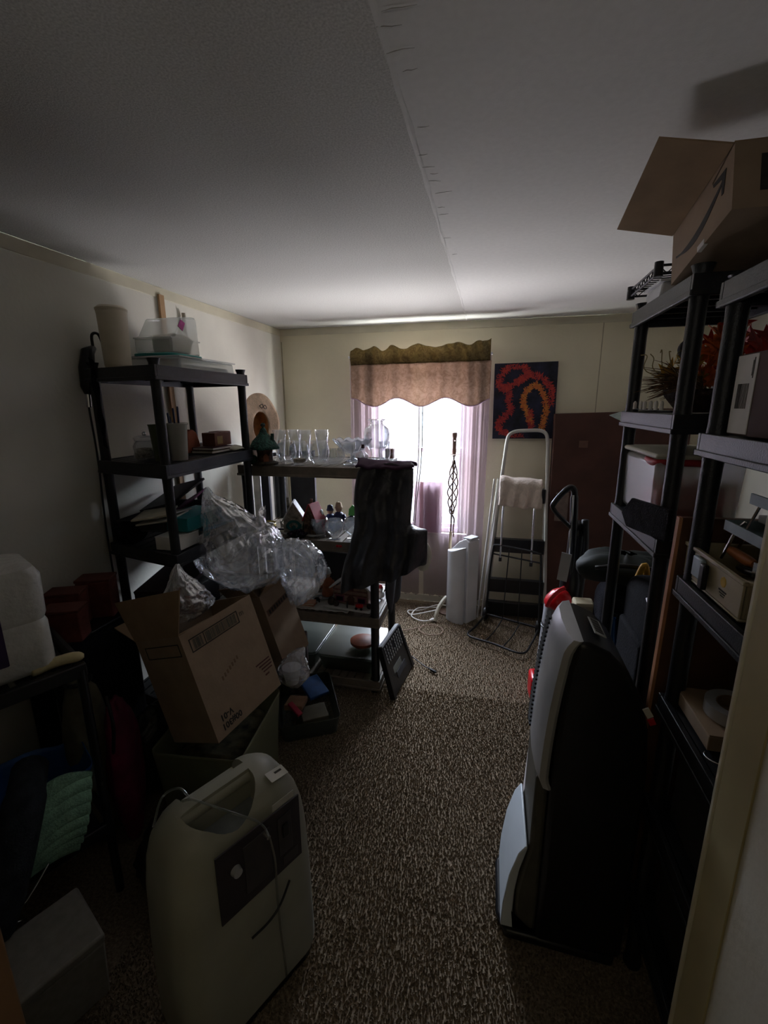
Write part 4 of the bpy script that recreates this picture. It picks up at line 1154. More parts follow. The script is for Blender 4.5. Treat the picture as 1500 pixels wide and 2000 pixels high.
# ------------------------------------------------------------------ painting
pa = Thing('painting', 'canvas painting of ruffled red and orange loops on near-black blue', 'painting', M=axes((.235, YB - .02, 1.707), (1, 0, .015), (-.015, 0, 1), (0, -1, 0)))
PW, PH = .452, .558
pa.part('canvas', MB().box((0, 0, 0), (PW, PH, .03)), mat('night_blue_canvas', (0.012, 0.014, 0.035), .7, .4, 14), bevel=.002)
def strokes(paths, seed, ln, dens):
    mb = MB()
    rnd = random.Random(seed)
    for pts in paths:
        P = smooth_path([((x - 1200) / 400 * PW, -(y - 598) / 475 * PH, 0) for x, y in pts], 10)
        for i, p in enumerate(P[:-1]):
            d = (P[i + 1] - p)
            if d.length < 1e-6:
                continue
            d.normalize()
            nn = V((-d.y, d.x, 0))
            for _ in range(dens):
                a = rnd.uniform(-1.25, 1.25) + (0 if rnd.random() < .5 else math.pi)
                q = p + nn * rnd.uniform(-.012, .012) + d * rnd.uniform(-.01, .01)
                e = nn * math.cos(a) + d * math.sin(a)
                L = ln * rnd.uniform(.5, 1.2)
                w = .0032
                s = V((-e.y, e.x, 0)) * w
                z = rnd.uniform(.0155, .018)
                a0, a1 = q, q + e * L
                k = max(abs(a1.x) - PW / 2 + .004, abs(a1.y) - PH / 2 + .004)
                if k > 0 or abs(q.x) > PW / 2 - .004 or abs(q.y) > PH / 2 - .004:
                    continue
                vv = [mb.bm.verts.new((c.x, c.y, z)) for c in (a0, (a0 + a1) / 2 + s, a1, (a0 + a1) / 2 - s)]
                mb.bm.faces.new(vv)
    return mb
M_PRED = mat('paint_red', (0.52, 0.05, 0.03), .6, col2=(0.28, 0.02, 0.03), scale=40)
M_PORG = mat('paint_orange', (0.62, 0.24, 0.04), .6, col2=(0.46, 0.09, 0.03), scale=40)
pa.part('red_strokes', strokes([[(1060, 520), (1030, 480), (1060, 410), (1120, 378), (1190, 390), (1212, 432), (1165, 470), (1100, 500), (1060, 530)],
                               [(1150, 470), (1225, 440), (1295, 452), (1350, 500), (1378, 560), (1372, 630)],
                               [(1100, 520), (1098, 590), (1118, 645), (1075, 695), (1038, 735), (1055, 785), (1110, 800)],
                               [(1235, 660), (1245, 720), (1252, 775)], [(1120, 815), (1200, 822)]], 2, .030, 7), M_PRED, kind='stuff')
pa.part('orange_strokes', strokes([[(1265, 495), (1215, 530), (1192, 590), (1205, 640), (1232, 690), (1245, 740)],
                                  [(1265, 495), (1305, 530), (1330, 590), (1340, 660), (1330, 720), (1318, 780)]], 9, .024, 8), M_PORG, kind='stuff')

# ------------------------------------------------------------------ brown flat carton leaning on the back wall
tvb = Thing('flat_carton', 'tall dark brown flat carton leaning against the back wall beside the painting', 'carton', (.80, 3.60, 0))
def car(u, v, w):
    return None
cm = MB()
cm.hexa([V((.47, 3.52, 0)), V((1.35, 3.52, 0)), V((1.35, 3.62, 0)), V((.47, 3.62, 0)), V((.452, 3.575, 1.615)), V((1.35, 3.575, 1.64)), V((1.35, 3.675, 1.64)), V((.452, 3.675, 1.615))])
tvb.part('body', cm, M_CARDDK, w=True, bevel=.003)
tvb.part('top_flap', MB().box((0, 0, 0), (.36, .10, .004), frame((1.12, 3.625, 1.646), 0, R(3))), M_CARDDK, w=True)
tvb.part('label', MB().box((.545, 3.5365, .93), (.09, .002, .22)), mat('faded_label', (0.20, 0.15, 0.13), .7, .1, 30), w=True, label='pale paper label')
tvb.part('tape', MB().box((.66, 3.5515, 1.40), (.06, .002, .05)), mat('torn_tape', (0.14, 0.07, 0.05), .6), w=True)

# ------------------------------------------------------------------ folded step ladder, poles, luggage cart with cloth
la = Thing('step_ladder', 'white folded step ladder with black treads leaning on the back wall', 'step ladder', (.24, 3.48, 0))
M_LAD = mat('ladder_white', (0.50, 0.48, 0.45), .45, .05, 10)
pts = smooth_path([(.005, 3.50, .02), (.06, 3.55, .70), (.118, 3.60, 1.36)], 4) + smooth_path([(.120, 3.603, 1.39), (.135, 3.612, 1.455), (.185, 3.615, 1.485), (.27, 3.616, 1.492), (.36, 3.616, 1.492), (.405, 3.612, 1.465), (.420, 3.603, 1.40)], 4) + smooth_path([(.422, 3.60, 1.36), (.45, 3.55, .70), (.485, 3.50, .02)], 4)
la.part('frame', MB().tube(pts, .0135, 10), M_LAD, w=True, smooth='auto')
for s, (a, b) in enumerate((((.035, 3.575, .02), (.10, 3.61, 1.15)), ((.455, 3.575, .02), (.43, 3.61, 1.15)))):
    la.part('rear_leg', MB().tube([a, b], .010, 8), M_LAD, w=True, smooth='auto')
for z, y in ((1.00, 3.575), (.60, 3.55), (.27, 3.53), (.08, 3.515)):
    x0, x1 = .005 + .083 * z + .012, .485 - .047 * z - .012
    la.part('tread', MB().box(((x0 + x1) / 2, y - .0, z), (x1 - x0, .05, .11), None), M_BLACKG, w=True, bevel=.004)
for k, (x0, x1, y, L) in enumerate(((-.02, .055, 3.50, 'left one of two slim white poles leaning beside the step ladder'), (.012, .083, 3.535, 'right one of two slim white poles leaning beside the step ladder'))):
    single('pole', L, 'pole', MB().tube([(x0 - .015, y - .06, .01), (x1 - .01, y + .10, 1.12)], .008, 8), M_LAD, (x0, y, 0), w=True, smooth='auto')
ct = Thing('luggage_cart', 'folding wire luggage cart with its platform down on the carpet', 'luggage cart', (.12, 3.20, 0))
fl1, fr1, bl1, br1 = V((-.09, 3.07, .04)), V((.275, 2.90, .04)), V((.03, 3.40, .06)), V((.415, 3.25, .06))
ct.part('platform_rim', MB().tube(smooth_path([bl1, bl1.lerp(fl1, .5) + V((-.015, 0, -.02)), fl1, fl1.lerp(fr1, .5), fr1, fr1.lerp(br1, .5) + V((.01, 0, -.02)), br1], 8), .0075, 8), M_DARKWIRE, w=True, smooth='auto')
for t in (.33, .66):
    a, b = bl1.lerp(br1, t), fl1.lerp(fr1, t)
    ct.part('platform_wire', MB().tube(smooth_path([a, a.lerp(b, .5) + V((0, 0, -.02)), b], 8), .005, 6), M_DARKWIRE, w=True, smooth=True)
ct.part('axle', MB().tube([bl1 + V((-.02, .02, 0)), br1 + V((.02, .0, 0))], .008, 8), M_DARKWIRE, w=True)
ups = smooth_path([bl1, bl1.lerp(V((.05, 3.43, .60)), .55), (.06, 3.42, .595), (.085, 3.42, .635), (.24, 3.36, .635), (.375, 3.31, .625), (.40, 3.30, .585), br1.lerp(V((.40, 3.30, .58)), .4), br1], 6)
ct.part('back_frame', MB().tube(ups, .008, 8), M_DARKWIRE, w=True, smooth='auto')
for t in (.33, .62):
    a = bl1.lerp(br1, t)
    b = V((.075, 3.42, .62)).lerp(V((.385, 3.31, .62)), t)
    ct.part('back_wire', MB().tube([a, b], .0045, 6), M_DARKWIRE, w=True)
for z0, t in ((.56, .9), ):
    ct.part('cross_bar', MB().tube([V((.062, 3.42, .565)), V((.40, 3.30, .555))], .006, 6), M_DARKWIRE, w=True)
for s, (a, b) in enumerate(((V((.115, 3.40, .54)), V((.12, 3.45, 1.13))), (V((.335, 3.33, .54)), V((.335, 3.38, 1.13))))):
    ct.part('handle_tube', MB().tube([a, b], .0075, 10), M_CHROME, w=True, smooth='auto')
    ct.part('clip', MB().box(a + V((0, 0, -.01)), (.022, .022, .03)), M_BLACKG, w=True, bevel=.003)
ct.part('grip', MB().tube([(.115, 3.45, 1.135), (.34, 3.38, 1.135)], .011, 10), M_BLACKG, w=True, smooth='auto')
for p in (bl1, br1):
    ct.part('wheel', MB().lathe([(.02, -.011), (.052, -.011), (.056, 0), (.052, .011), (.02, .011), (0, .011)], 20, frame(p + V((0, .03, .0)), R(-20), 0, R(90))), M_BLACK, w=True, smooth='auto')
def drape(u, v):
    a = V((.085, 3.43, 0)).lerp(V((.372, 3.345, 0)), u)
    s = (v - .45) * .36
    if s < 0:
        off, z = .028, 1.158 + s * .9 + .01
    else:
        off, z = -.030, 1.158 - s
    if abs(s) < .03:
        off, z = -.030 * s / .03, 1.160 + .004
    fan = 1 + .06 * max(0, s) * 4
    x = .228 + (a.x - .228) * fan + .010 * noise.noise(V((u * 5, v * 5, 8)))
    return V((x, a.y + off - .02 * max(0, s) * 3 + .010 * math.sin(u * 22 + v * 4) * abs(s) * 6, z + .012 * noise.noise(V((u * 4, v * 2, 4))) - .01 * math.sin(3.14 * u) * (1 if s > 0 else 0)))
single('cloth', 'crumpled pale cloth draped over the luggage cart handle', 'cloth', MB().sheet(drape, 30, 28), mat('oat_cloth', (0.58, 0.49, 0.42), .9, .06, 30, bump=.4, bscale=70), (.23, 3.39, 1.0), w=True, smooth=True, solid=.004)

# ------------------------------------------------------------------ upright vacuum cleaner
vc = Thing('vacuum_cleaner', 'upright vacuum cleaner with a red-capped grey canister', 'vacuum cleaner', (.42, 2.47, 0))
hp = smooth_path([(.455, 2.50, .55), (.45, 2.45, .95), (.432, 2.42, 1.20), (.425, 2.41, 1.26), (.40, 2.40, 1.275), (.36, 2.385, 1.24), (.325, 2.37, 1.19), (.33, 2.37, 1.165), (.37, 2.39, 1.12), (.425, 2.41, 1.065)], 6)
vc.part('handle', MB().tube(hp, [.020] * 14 + [.016] * 14 + [.014] * 10 + [.011] * 17, 12), M_BLACKG, w=True, smooth='auto')
vc.part('chrome_strip', MB().tube([(.421, 2.392, 1.24), (.428, 2.40, 1.0), (.432, 2.41, .88)], .005, 8), M_CHROME, w=True, smooth='auto')
vc.part('upper_body', MB().tube(smooth_path([(.475, 2.52, .35), (.47, 2.50, .70), (.475, 2.48, 1.0), (.47, 2.47, 1.08)], 6), [.06] * 8 + [.045] * 6 + [.03] * 5, 14), M_BLACKG, w=True, smooth=True)
vc.part('hose', MB().tube(smooth_path([(.50, 2.45, 1.10), (.515, 2.46, .9), (.51, 2.47, .6), (.50, 2.48, .3)], 8), .018, 10), M_BLACK, w=True, smooth=True)
c_ = vc.part('canister', MB().lathe([(.052, 0), (.058, .02), (.062, .40), (.060, .41), (0, .41)], 26, Matrix.Translation((.368, 2.44, .20)) @ Euler((R(-4), R(4), 0)).to_matrix().to_4x4()), mat('smoky_grey', (0.34, 0.34, 0.37), .35, .06, 8), w=True, smooth='auto')
vc.part('band', MB().tube([V((.385 + .0635 * math.cos(R(a)), 2.425 + .0635 * math.sin(R(a)), .50)) for a in range(0, 360, 15)], .005, 6, closed=True), M_BLACKG, w=True, smooth=True, parent=c_)
cap = vc.part('red_cap', MB().lathe([(.064, 0), (.072, .015), (.070, .045), (.052, .085), (.03, .105), (0, .11)], 26, Matrix.Translation((.392, 2.43, .605)) @ Euler((R(-6), R(16), 0)).to_matrix().to_4x4()), M_RED, w=True, smooth=True)
vc.part('cap_handle', MB().tube(smooth_path([(.335, 2.37, .635), (.35, 2.365, .68), (.385, 2.38, .72), (.42, 2.40, .735)], 5), .012, 8), M_RED, w=True, smooth=True, parent=cap)
vc.part('tag', MB().box((0, 0, 0), (.05, .004, .16), frame((.405, 2.375, .86), R(-20), R(6), R(6))), M_SILVER, w=True, label='grey paper tag')
vc.part('foot', MB().prism([(-.13, -.13), (.13, -.13), (.14, .02), (.08, .10), (-.08, .10), (-.14, .02)], .085, frame((.44, 2.44, .012))), M_BLACKG, w=True, bevel=.02, seg=3)
vc.part('red_bumper', MB().prism([(-.03, -.06), (.03, -.075), (.035, .07), (-.025, .07)], .15, frame((.315, 2.47, .012), R(6)), 0), M_RED, w=True, bevel=.02, seg=3)
for q in (-.1, .1):
    vc.part('wheel', MB().lathe([(.035, -.012), (.038, 0), (.035, .012), (0, .012)], 16, frame((.44 + q, 2.53, .04), 0, 0, R(90))), M_BLACK, w=True, smooth='auto')
single('white_board', 'thin pale board standing on edge between the vacuum and the black tower', 'board', MB().box((0, 0, .38), (.012, .16, .76), frame((0, 0, 0), 0, 0, R(2.5))), mat('pinkish_white_board', (0.62, 0.56, 0.56), .6, .05, 6), (.208, 1.66, .002), R(-4), bevel=.002)

# ------------------------------------------------------------------ luggage heap behind the right shelving
M_NAVY = mat('charcoal_nylon', (0.009, 0.009, 0.012), .9, .2, 20, bump=.3, bscale=120, spec=.12)
su = Thing('suitcase', 'black suitcase standing in the lower bay of the far right shelving', 'suitcase', (.635, 1.66, .286), R(90))
su.part('body', MB().box((0, 0, .40), (.34, .20, .74)), M_NAVY, bevel=.05, seg=4)
su.part('front_pocket', MB().box((0, .10, .36), (.26, .03, .50)), M_NAVY, bevel=.018, seg=3)
su.part('zipper', MB().tube([(-.168, .095, .10), (-.170, .098, .5), (-.15, .096, .72), (-.08, .095, .762)], .004, 6), M_SILVER, smooth=True)
su.part('handle', MB().tube(smooth_path([(-.06, 0, .765), (-.05, 0, .795), (.05, 0, .795), (.06, 0, .765)], 5), .010, 8), M_BLACKG, smooth=True)
for q in (-.1, .1):
    su.part('wheel', MB().lathe([(.03, -.012), (.03, .012), (0, .012)], 14, frame((q, -.06, .03), 0, 0, R(90))), M_BLACKG)
gb = Thing('duffel_bag', 'dark green duffel bag slumped over a black bag behind the vacuum', 'bag', (.62, 2.12, .905))
gb.part('body', MB().sheet(lambda u, v: V((.20 * math.cos(6.283 * u) * math.sin(math.pi * max(.02, min(.98, v))) ** .6 + .03 * noise.noise(V((math.cos(6.28 * u) * 2, math.sin(6.28 * u) * 2, v * 3))), .15 * math.sin(6.283 * u) * math.sin(math.pi * max(.02, min(.98, v))) ** .6, .065 - .065 * math.cos(math.pi * v) + .02 * noise.noise(V((math.cos(6.28 * u) * 2, math.sin(6.28 * u) * 2, v * 3 + 5))))), 40, 20, wrapu=True), mat('dark_green_nylon', (0.006, 0.012, 0.010), .7, .2, 20), smooth=True)
gb.part('strap', MB().tube(smooth_path([(-.15, -.11, .09), (-.05, -.15, .12), (.08, -.15, .11), (.16, -.1, .08)], 6), .010, 6), M_BLACKG, smooth=True)
bb = Thing('backpack', 'black backpack piled under the dark green duffel', 'bag', (.66, 2.13, .0))
bb.part('body', MB().box((0, 0, .445), (.28, .26, .88)), M_BLACKCLOTH, bevel=.08, seg=4)
bb.part('strap', MB().tube(smooth_path([(-.10, -.145, .8), (-.13, -.17, .68), (-.10, -.16, .5)], 6), .014, 8), M_NAVY, smooth=True)
bb.part('buckle', MB().box((-.115, -.172, .78), (.03, .006, .02), None), M_SILVER, bevel=.002)
bb.part('orange_tool', MB().tube([(-.07, -.172, .70), (-.02, -.178, .63)], .012, 8), mat('worn_orange', (0.36, 0.16, 0.08), .6), smooth='auto')
bx_ = Thing('beige_box', 'beige lidded box standing behind the vacuum', 'box', (.485, 2.235, 0))
M_BEIGE = mat('beige_card', (0.40, 0.34, 0.22), .7, .06, 10)
bx_.part('body', MB().box((0, 0, .31), (.09, .09, .62)), mat('tan_card', (0.30, 0.22, 0.11), .7, .06, 10), bevel=.003)
bx_.part('lid', MB().box((0, 0, .68), (.095, .095, .125)), M_BEIGE, bevel=.012)
bg = MB()
bg.sheet(lambda u, v: V((.535 + .03 * v + (.02 + .055 * v) * math.cos(6.283 * u), 1.945 + (.015 + .045 * v) * math.sin(6.283 * u) + .006 * math.sin(u * 44), .80 - .79 * v)), 44, 14, wrapu=True)
single('shopping_bag', 'bright blue bag standing in folds beside the black suitcase', 'bag', bg, mat('bright_blue_nylon', (0.015, 0.12, 0.34), .5, .15, 12), (.56, 1.945, .01), w=True, smooth=True)
for k, (x, y) in enumerate(((.585, 1.90), (.66, 1.88))):
    single('yellow_strap', ('left yellow strap showing under the far right shelving', 'right yellow strap showing under the far right shelving')[k], 'strap', MB().tube(smooth_path([(x, y, .92), (x + .015, y - .01, 1.0), (x + .04, y - .005, 1.06), (x + .06, y, .96)], 5), .012, 6), mat('yellow_web', (0.55, 0.30, 0.01), .6), (x, y, .92), w=True, smooth=True)
# ------------------------------------------------------------------ right-hand shelving units
FU = shelf_unit('shelving_unit', 'far black shelving unit on the right side holding a clear tote and autumn flowers', .475, .80, 1.375, 1.90, [2.0, 1.655, 1.305, .28], M_BLACK, M_BLACK, rim=.048, pr=.022, cap=.028)
NU = shelf_unit('shelving_unit', 'near black shelving unit on the right side holding a beige toolbox', .475, .80, .78, 1.215, [1.94, 1.617, 1.262, .925, .60, .27], M_BLACK, M_BLACK, rim=.048, pr=.022, cap=.012)

# plank between the two units
pl = Thing('plank', 'dark brown plank with a raw orange edge standing between the right shelving units', 'plank', (.60, 1.293, 0))
pl.part('board', MB().hexa([V((.478, 1.285, 0)), V((.74, 1.285, 0)), V((.74, 1.303, 0)), V((.478, 1.303, 0)), V((.478, 1.235, 1.41)), V((.74, 1.248, 1.41)), V((.74, 1.266, 1.41)), V((.478, 1.253, 1.41))]), M_WOODDK, w=True, bevel=.001)
pl.part('raw_edge', MB().hexa([V((.470, 1.285, 0)), V((.478, 1.285, 0)), V((.478, 1.303, 0)), V((.470, 1.303, 0)), V((.470, 1.235, 1.41)), V((.478, 1.235, 1.41)), V((.478, 1.253, 1.41)), V((.470, 1.253, 1.41))]), mat('raw_edge', (0.48, 0.22, 0.11), .6, .12, 12), w=True, label='raw orange edge')
single('card_strip', 'narrow tan cardboard strip standing behind the black tower', 'strip', MB().prism([(-.03, 0), (.03, 0), (.03, .72), (.0, .76), (-.03, .70)], .004, axes((0, 0, 0), (0, 1, 0), (0, 0, 1), (1, 0, 0))), M_CARD, (.461, 1.37, .002))

# carton with the curved arrow, tipped up on the shelving top
TILT = R(13.5)
yy, zz = V((0, math.cos(TILT), -math.sin(TILT))), V((0, math.sin(TILT), math.cos(TILT)))
ac = Thing('cardboard_box', 'open cardboard box with a curved arrow mark tipped on top of the right shelving', 'box', M=axes((.475, 1.535, 2.012), (1, 0, 0), yy, zz))
L_, H_, D_ = .325, .142, .34
ac.part('body', MB().bx(0, .004, -L_, 0, 0, H_).bx(D_ - .004, D_, -L_, 0, 0, H_).bx(.004, D_ - .004, -L_, -L_ + .004, 0, H_).bx(.004, D_ - .004, -.004, 0, 0, H_).bx(.004, D_ - .004, -L_ + .004, -.004, 0, .004), M_CARD)
fM = axes((.0, 0, H_), (0, -1, 0), (-1, 0, .22), (-.22, 0, -1))
ac.part('flap', MB().prism([(0, .001), (L_, .001), (L_, .150), (0, .150)], .004, fM), M_CARDIN)
ac.part('rear_flap', MB().prism([(0, .0), (L_, .0), (L_, .13), (0, .13)], .004, axes((D_, 0, H_), (0, -1, 0), (-.8, 0, -.25), (-.25, 0, .8))), M_CARDIN)
ac.part('end_flap', MB().prism([(0, 0), (D_, 0), (D_, .10), (0, .10)], .004, axes((0, -L_, H_), (1, 0, 0), (0, .25, -.06), (0, .06, .25))), M_CARDIN)
# curved arrow: thick swoosh with a small head, on the side facing the room
def arrow():
    mb = MB()
    up_, lo_ = [], []
    for i in range(25):
        t = i / 24
        s = -.250 * t - .030
        z = .068 - .038 * math.sin(math.pi * (t * .88 + .06)) + .030 * t
        w = .0030 + .0095 * math.sin(math.pi * min(1, (1 - t) * 1.15 + .02)) ** .8
        up_.append((s, z + w))
        lo_.append((s, z - w * .8))
    mb.prism(up_ + lo_[::-1], .0008, axes((-.001, 0, 0), (0, 1, 0), (0, 0, 1), (1, 0, 0)))
    e = up_[-1]
    mb.prism([(e[0] + .045, e[1] + .020), (e[0] - .014, e[1] + .016), (e[0] - .006, e[1] - .034), (e[0] + .003, e[1] - .034), (e[0] + .004, e[1] + .004), (e[0] + .043, e[1] + .012)], .0008, axes((-.0012, 0, 0), (0, 1, 0), (0, 0, 1), (1, 0, 0)))
    return mb
ac.part('arrow_mark', arrow(), mat('arrow_ink', (0.035, 0.032, 0.03), .8), label='printed curved arrow')
pr_ = MB().bx(.05, .13, -L_ - .0006, -L_, .035, .112)
ac.part('print_panel', pr_, M_INK)
ac.part('tape', MB().bx(-.0012, .0, -.20, -.165, .0, .012).bx(-.0012, .008, -.20, -.165, -.0012, 0), M_WHITE)

# wire rack and white tub on the far end of the top
rk = Thing('wire_rack', 'small black wire rack lying on the far end of the right shelving top', 'rack', M=axes((.60, 1.78, 2.085), (1, 0, .02), (.0, 1, -.02), (0, .02, 1)))
for sx in (-.12, .12):
    rk.part('rail', MB().tube([(sx, -.10, .015), (sx, .19, .015)], .004, 6).tube([(sx, -.10, -.008), (sx, .19, -.008)], .004, 6).tube(sum([[(sx, -.10 + .29 * i / 12, -.008 if i % 2 else .015)] for i in range(13)], []), .0022, 5), M_DARKWIRE)
for sy in (-.10, .19):
    rk.part('rail', MB().tube([(-.12, sy, .015), (.12, sy, .015)], .004, 6).tube([(-.12, sy, -.008), (.12, sy, -.008)], .004, 6).tube(sum([[(-.12 + .24 * i / 10, sy, -.008 if i % 2 else .015)] for i in range(11)], []), .0022, 5), M_DARKWIRE)
for i in range(11):
    rk.part('wire', MB().tube([(-.12, -.08 + .0235 * i, .0), (.12, -.08 + .0235 * i, .0)], .002, 5), M_DARKWIRE)
for sx in (-.12, .12):
    for sy in (-.10, .19):
        rk.part('collar', MB().lathe([(.014, -.018), (.013, .025), (0, .025)], 12, Matrix.Translation((sx, sy, 0))), M_BLACKG, smooth='auto')
rk.part('clip', MB().box((.02, .03, .02), (.012, .012, .05)), M_SILVER)
wt = Thing('white_tub', 'low white tub under the wire rack on the right shelving top', 'tub', (.60, 1.80, 2.006))
wt.part('body', MB().box((0, 0, .03), (.20, .17, .056), taper=.9), M_WHITEP, bevel=.006)
wt.part('lid', MB().box((0, 0, .061), (.20, .17, .008)), M_WHITEP, bevel=.002)

# autumn flower arrangement on the second shelf of the far unit
fa = Thing('flower_arrangement', 'autumn arrangement of red leaves, orange flowers and dried grass', 'flowers', (.64, 1.66, 1.66))
fa.part('basket', MB().lathe([(.06, 0), (.10, .05), (.105, .07), (.095, .06), (.055, .008), (0, .008)], 20), mat('dark_wicker', (0.05, 0.028, 0.02), .8, .4, 60, bump=.8), smooth='auto')
rnd = random.Random(21)
gr = MB()
for i in range(190):
    a = rnd.uniform(2.3, 4.3)
    L = rnd.uniform(.09, .21)
    e = rnd.uniform(-.05, .55)
    d = V((math.cos(a) * math.cos(e) * .8, math.sin(a) * .7 * math.cos(e), math.sin(e)))
    p0 = V((rnd.uniform(-.05, .0), rnd.uniform(-.06, .06), rnd.uniform(.05, .09)))
    gr.tube([p0, p0 + d * L * .6, p0 + d * L + V((0, 0, -.02))], [.0018, .0013, .0006], 4)
fa.part('dried_grass', gr, mat('dried_grass', (0.16, 0.085, 0.04), .8, .4, 60), kind='stuff')
M_LEAF = [mat('leaf_red', (0.50, 0.03, 0.02), .55, .25, 30), mat('leaf_orange', (0.75, 0.17, 0.03), .55, .25, 30), mat('leaf_yellow', (0.50, 0.28, 0.04), .55, .2, 30)]
def maple(s):
    pts = []
    for k, (a, r) in enumerate(((-90, .55), (-50, .35), (-20, .9), (10, .42), (40, 1.0), (65, .45), (90, 1.15), (115, .45), (140, 1.0), (170, .42), (200, .9), (230, .35))):
        pts.append((s * r * math.cos(R(a)), s * r * math.sin(R(a))))
    return MB().prism(pts, .0012)
lm = [maple(.048).mesh('leaf') for _ in range(3)]
for m_, q in zip(lm, M_LEAF):
    m_.materials.append(q)
for i in range(46):
    if i < 26:
        p, c = V((rnd.uniform(.0, .15), rnd.uniform(-.14, .10), rnd.uniform(.10, .24))), 0
    elif i < 38:
        p, c = V((rnd.uniform(-.05, .06), rnd.uniform(-.08, .06), rnd.uniform(.09, .18))), 1
    else:
        p, c = V((rnd.uniform(-.09, -.01), rnd.uniform(-.06, .06), rnd.uniform(.10, .17))), 2
    o = bpy.data.objects.new('leaf', lm[c])
    COL.objects.link(o)
    o.parent = fa.o
    o.location = p
    o.rotation_euler = (rnd.uniform(.5, 1.9), rnd.uniform(-.5, .5), rnd.uniform(-1.6, 1.6))
for k, (x, y, z) in enumerate(((.02, -.06, .19), (-.03, -.02, .16), (.05, .0, .23))):
    fo = fa.part('flower', MB().sheet(lambda u, v, x=x, y=y, z=z: V((x + (.004 + .042 * v) * (1 + .22 * math.sin(u * 6.283 * 7)) * math.cos(6.283 * u), y + (.004 + .042 * v) * (1 + .22 * math.sin(u * 6.283 * 7)) * math.sin(6.283 * u) , z + .022 * v * v + .01 * math.sin(u * 6.283 * 7))), 56, 6, wrapu=True), M_LEAF[1], smooth=True, solid=.001)
fa.part('seed_head', MB().ball((-.06, -.02, .19), .03, 14, 10), mat('dark_seed_head', (0.03, 0.025, 0.03), .9, .4, 60), smooth=True)
for i in range(5):
    fa.part('twig', MB().tube(smooth_path([(-.03, .0, .08), (-.07 - .02 * i, .02 * i - .03, .13), (-.10 - .012 * i, .03 * i - .05, .17 + .01 * (i % 3)), (-.085 - .02 * i, .03 * i - .04, .185)], 5), .0016, 5), mat('pale_twig', (0.30, 0.24, 0.10), .8), smooth=True)
ls = Thing('string_lights', 'short string of small white bulbs along the edge under the dried grass', 'lights', (.50, 1.70, 1.66))
ls.part('wire', MB().tube(smooth_path([(.0, .14, .012), (.005, .05, .006), (-.002, -.03, .008), (.004, -.12, .006), (.01, -.2, .006)], 6), .0018, 5), M_DARKWIRE, smooth=True)
for y in (.13, .06, .02, -.04, -.09, -.14):
    ls.part('bulb', MB().tube([(.0, y, .008), (.0, y, .030), (.0, y, .036)], [.006, .006, .002], 8), mat('frosted_white_bulb', (.75, .72, .66), .3), smooth='auto')
single('green_paper', 'pale green paper slip sticking out past the far right shelving post', 'paper', MB().box((0, 0, 0), (.06, .20, .002), frame((0, 0, 0), 0, R(6), R(-18))), mat('pale_green_paper', (0.30, 0.36, 0.33), .8, .15, 30), (.505, 1.97, 1.640), bevel=0)

# clear tote with red things and a cream lid, third shelf of the far unit
to = Thing('storage_tote', 'clear storage tote with a cream lid and something red inside', 'storage tote', (.62, 1.70, 1.312))
to.part('body', MB().box((0, 0, .105), (.235, .34, .21), taper=1.04), mat_film('tote_plastic', (.86, .88, .88), .50, .3, .25, (.62, .62, .60)), bevel=.02, seg=3)
to.part('lid', MB().box((0, 0, .219), (.262, .37, .016)), M_CREAMP, bevel=.007)
to.part('red_contents', MB().box((.0, -.06, .066), (.19, .18, .12)), M_RED, bevel=.02)
to.part('white_contents', MB().prism([(-.10, 0), (.06, 0), (.03, .03), (-.08, .055)], .17, axes((-.095, .06, .01), (0, 1, 0), (0, 0, 1), (1, 0, 0))), M_WHITEP, bevel=.01)
to.part('red_cloth', MB().tube(smooth_path([(-.11, -.05, .20), (-.115, -.12, .195), (-.10, -.165, .2), (.0, -.17, .2)], 5), .012, 8), M_SANTA, smooth=True)
t2 = Thing('paper_bag', 'dark flattened bag jutting out below the clear tote', 'bag', (.50, 1.47, 1.315))
t2.part('panel', MB().prism([(0, 0), (.06, -.035), (.36, .0), (.36, .09), (.08, .065)], .012, axes((.462, 1.66, 1.325), (.05, -1, 0), (0, 0, 1), (-1, 0, 0))), M_BLACKCLOTH, w=True, bevel=.003)


# ------------------------------------------------------------------ contents of the near unit
nb = Thing('cardboard_box', 'brown carton with a white shipping label on the near right shelving', 'box', (.62, 1.06, 1.622))
nb.part('body', MB().bx(-.115, .115, -.20, .09, 0, .165), mat('red_brown_carton', (0.075, 0.04, 0.03), .8, .08, 10), bevel=.002)
nb.part('label', MB().bx(-.1165, -.115, .012, .088, .004, .162), M_WHITE, bevel=0)
lb = MB()
rnd = random.Random(4)
for i in range(10):
    lb.bx(-.1172, -.1165, .030 + .0045 * i, .030 + .0045 * i + rnd.uniform(.001, .003), .055, .105)
nb.part('barcode', lb, M_INK)
nb.part('lettering', MB().bx(-.1172, -.1165, .020, .0225, .115, .155).bx(-.1172, -.1165, .025, .0265, .12, .15), M_INK)
nb.part('print', MB().bx(-.06, .0, -.2006, -.20, .04, .12), M_INK)
pt_ = Thing('stock_pot', 'big dark enamel pot on the third shelf of the near right shelving', 'pot', (.695, .89, 1.266))
M_POT = mat('dark_enamel', (0.008, 0.012, 0.014), .35, .1, 8)
pt_.part('body', MB().lathe([(.085, 0), (.096, .015), (.098, .20), (.10, .205), (.095, .20), (.083, .01), (0, .01)], 32, Matrix.Translation((0, 0, .07))), M_POT, smooth='auto')
pt_.part('lid', MB().lathe([(.10, .275), (.085, .288), (.04, .30), (0, .302)], 32), M_POT, smooth='auto')
pt_.part('stand', MB().lathe([(.08, 0), (.08, .07), (0, .07)], 24), M_BLACKG)
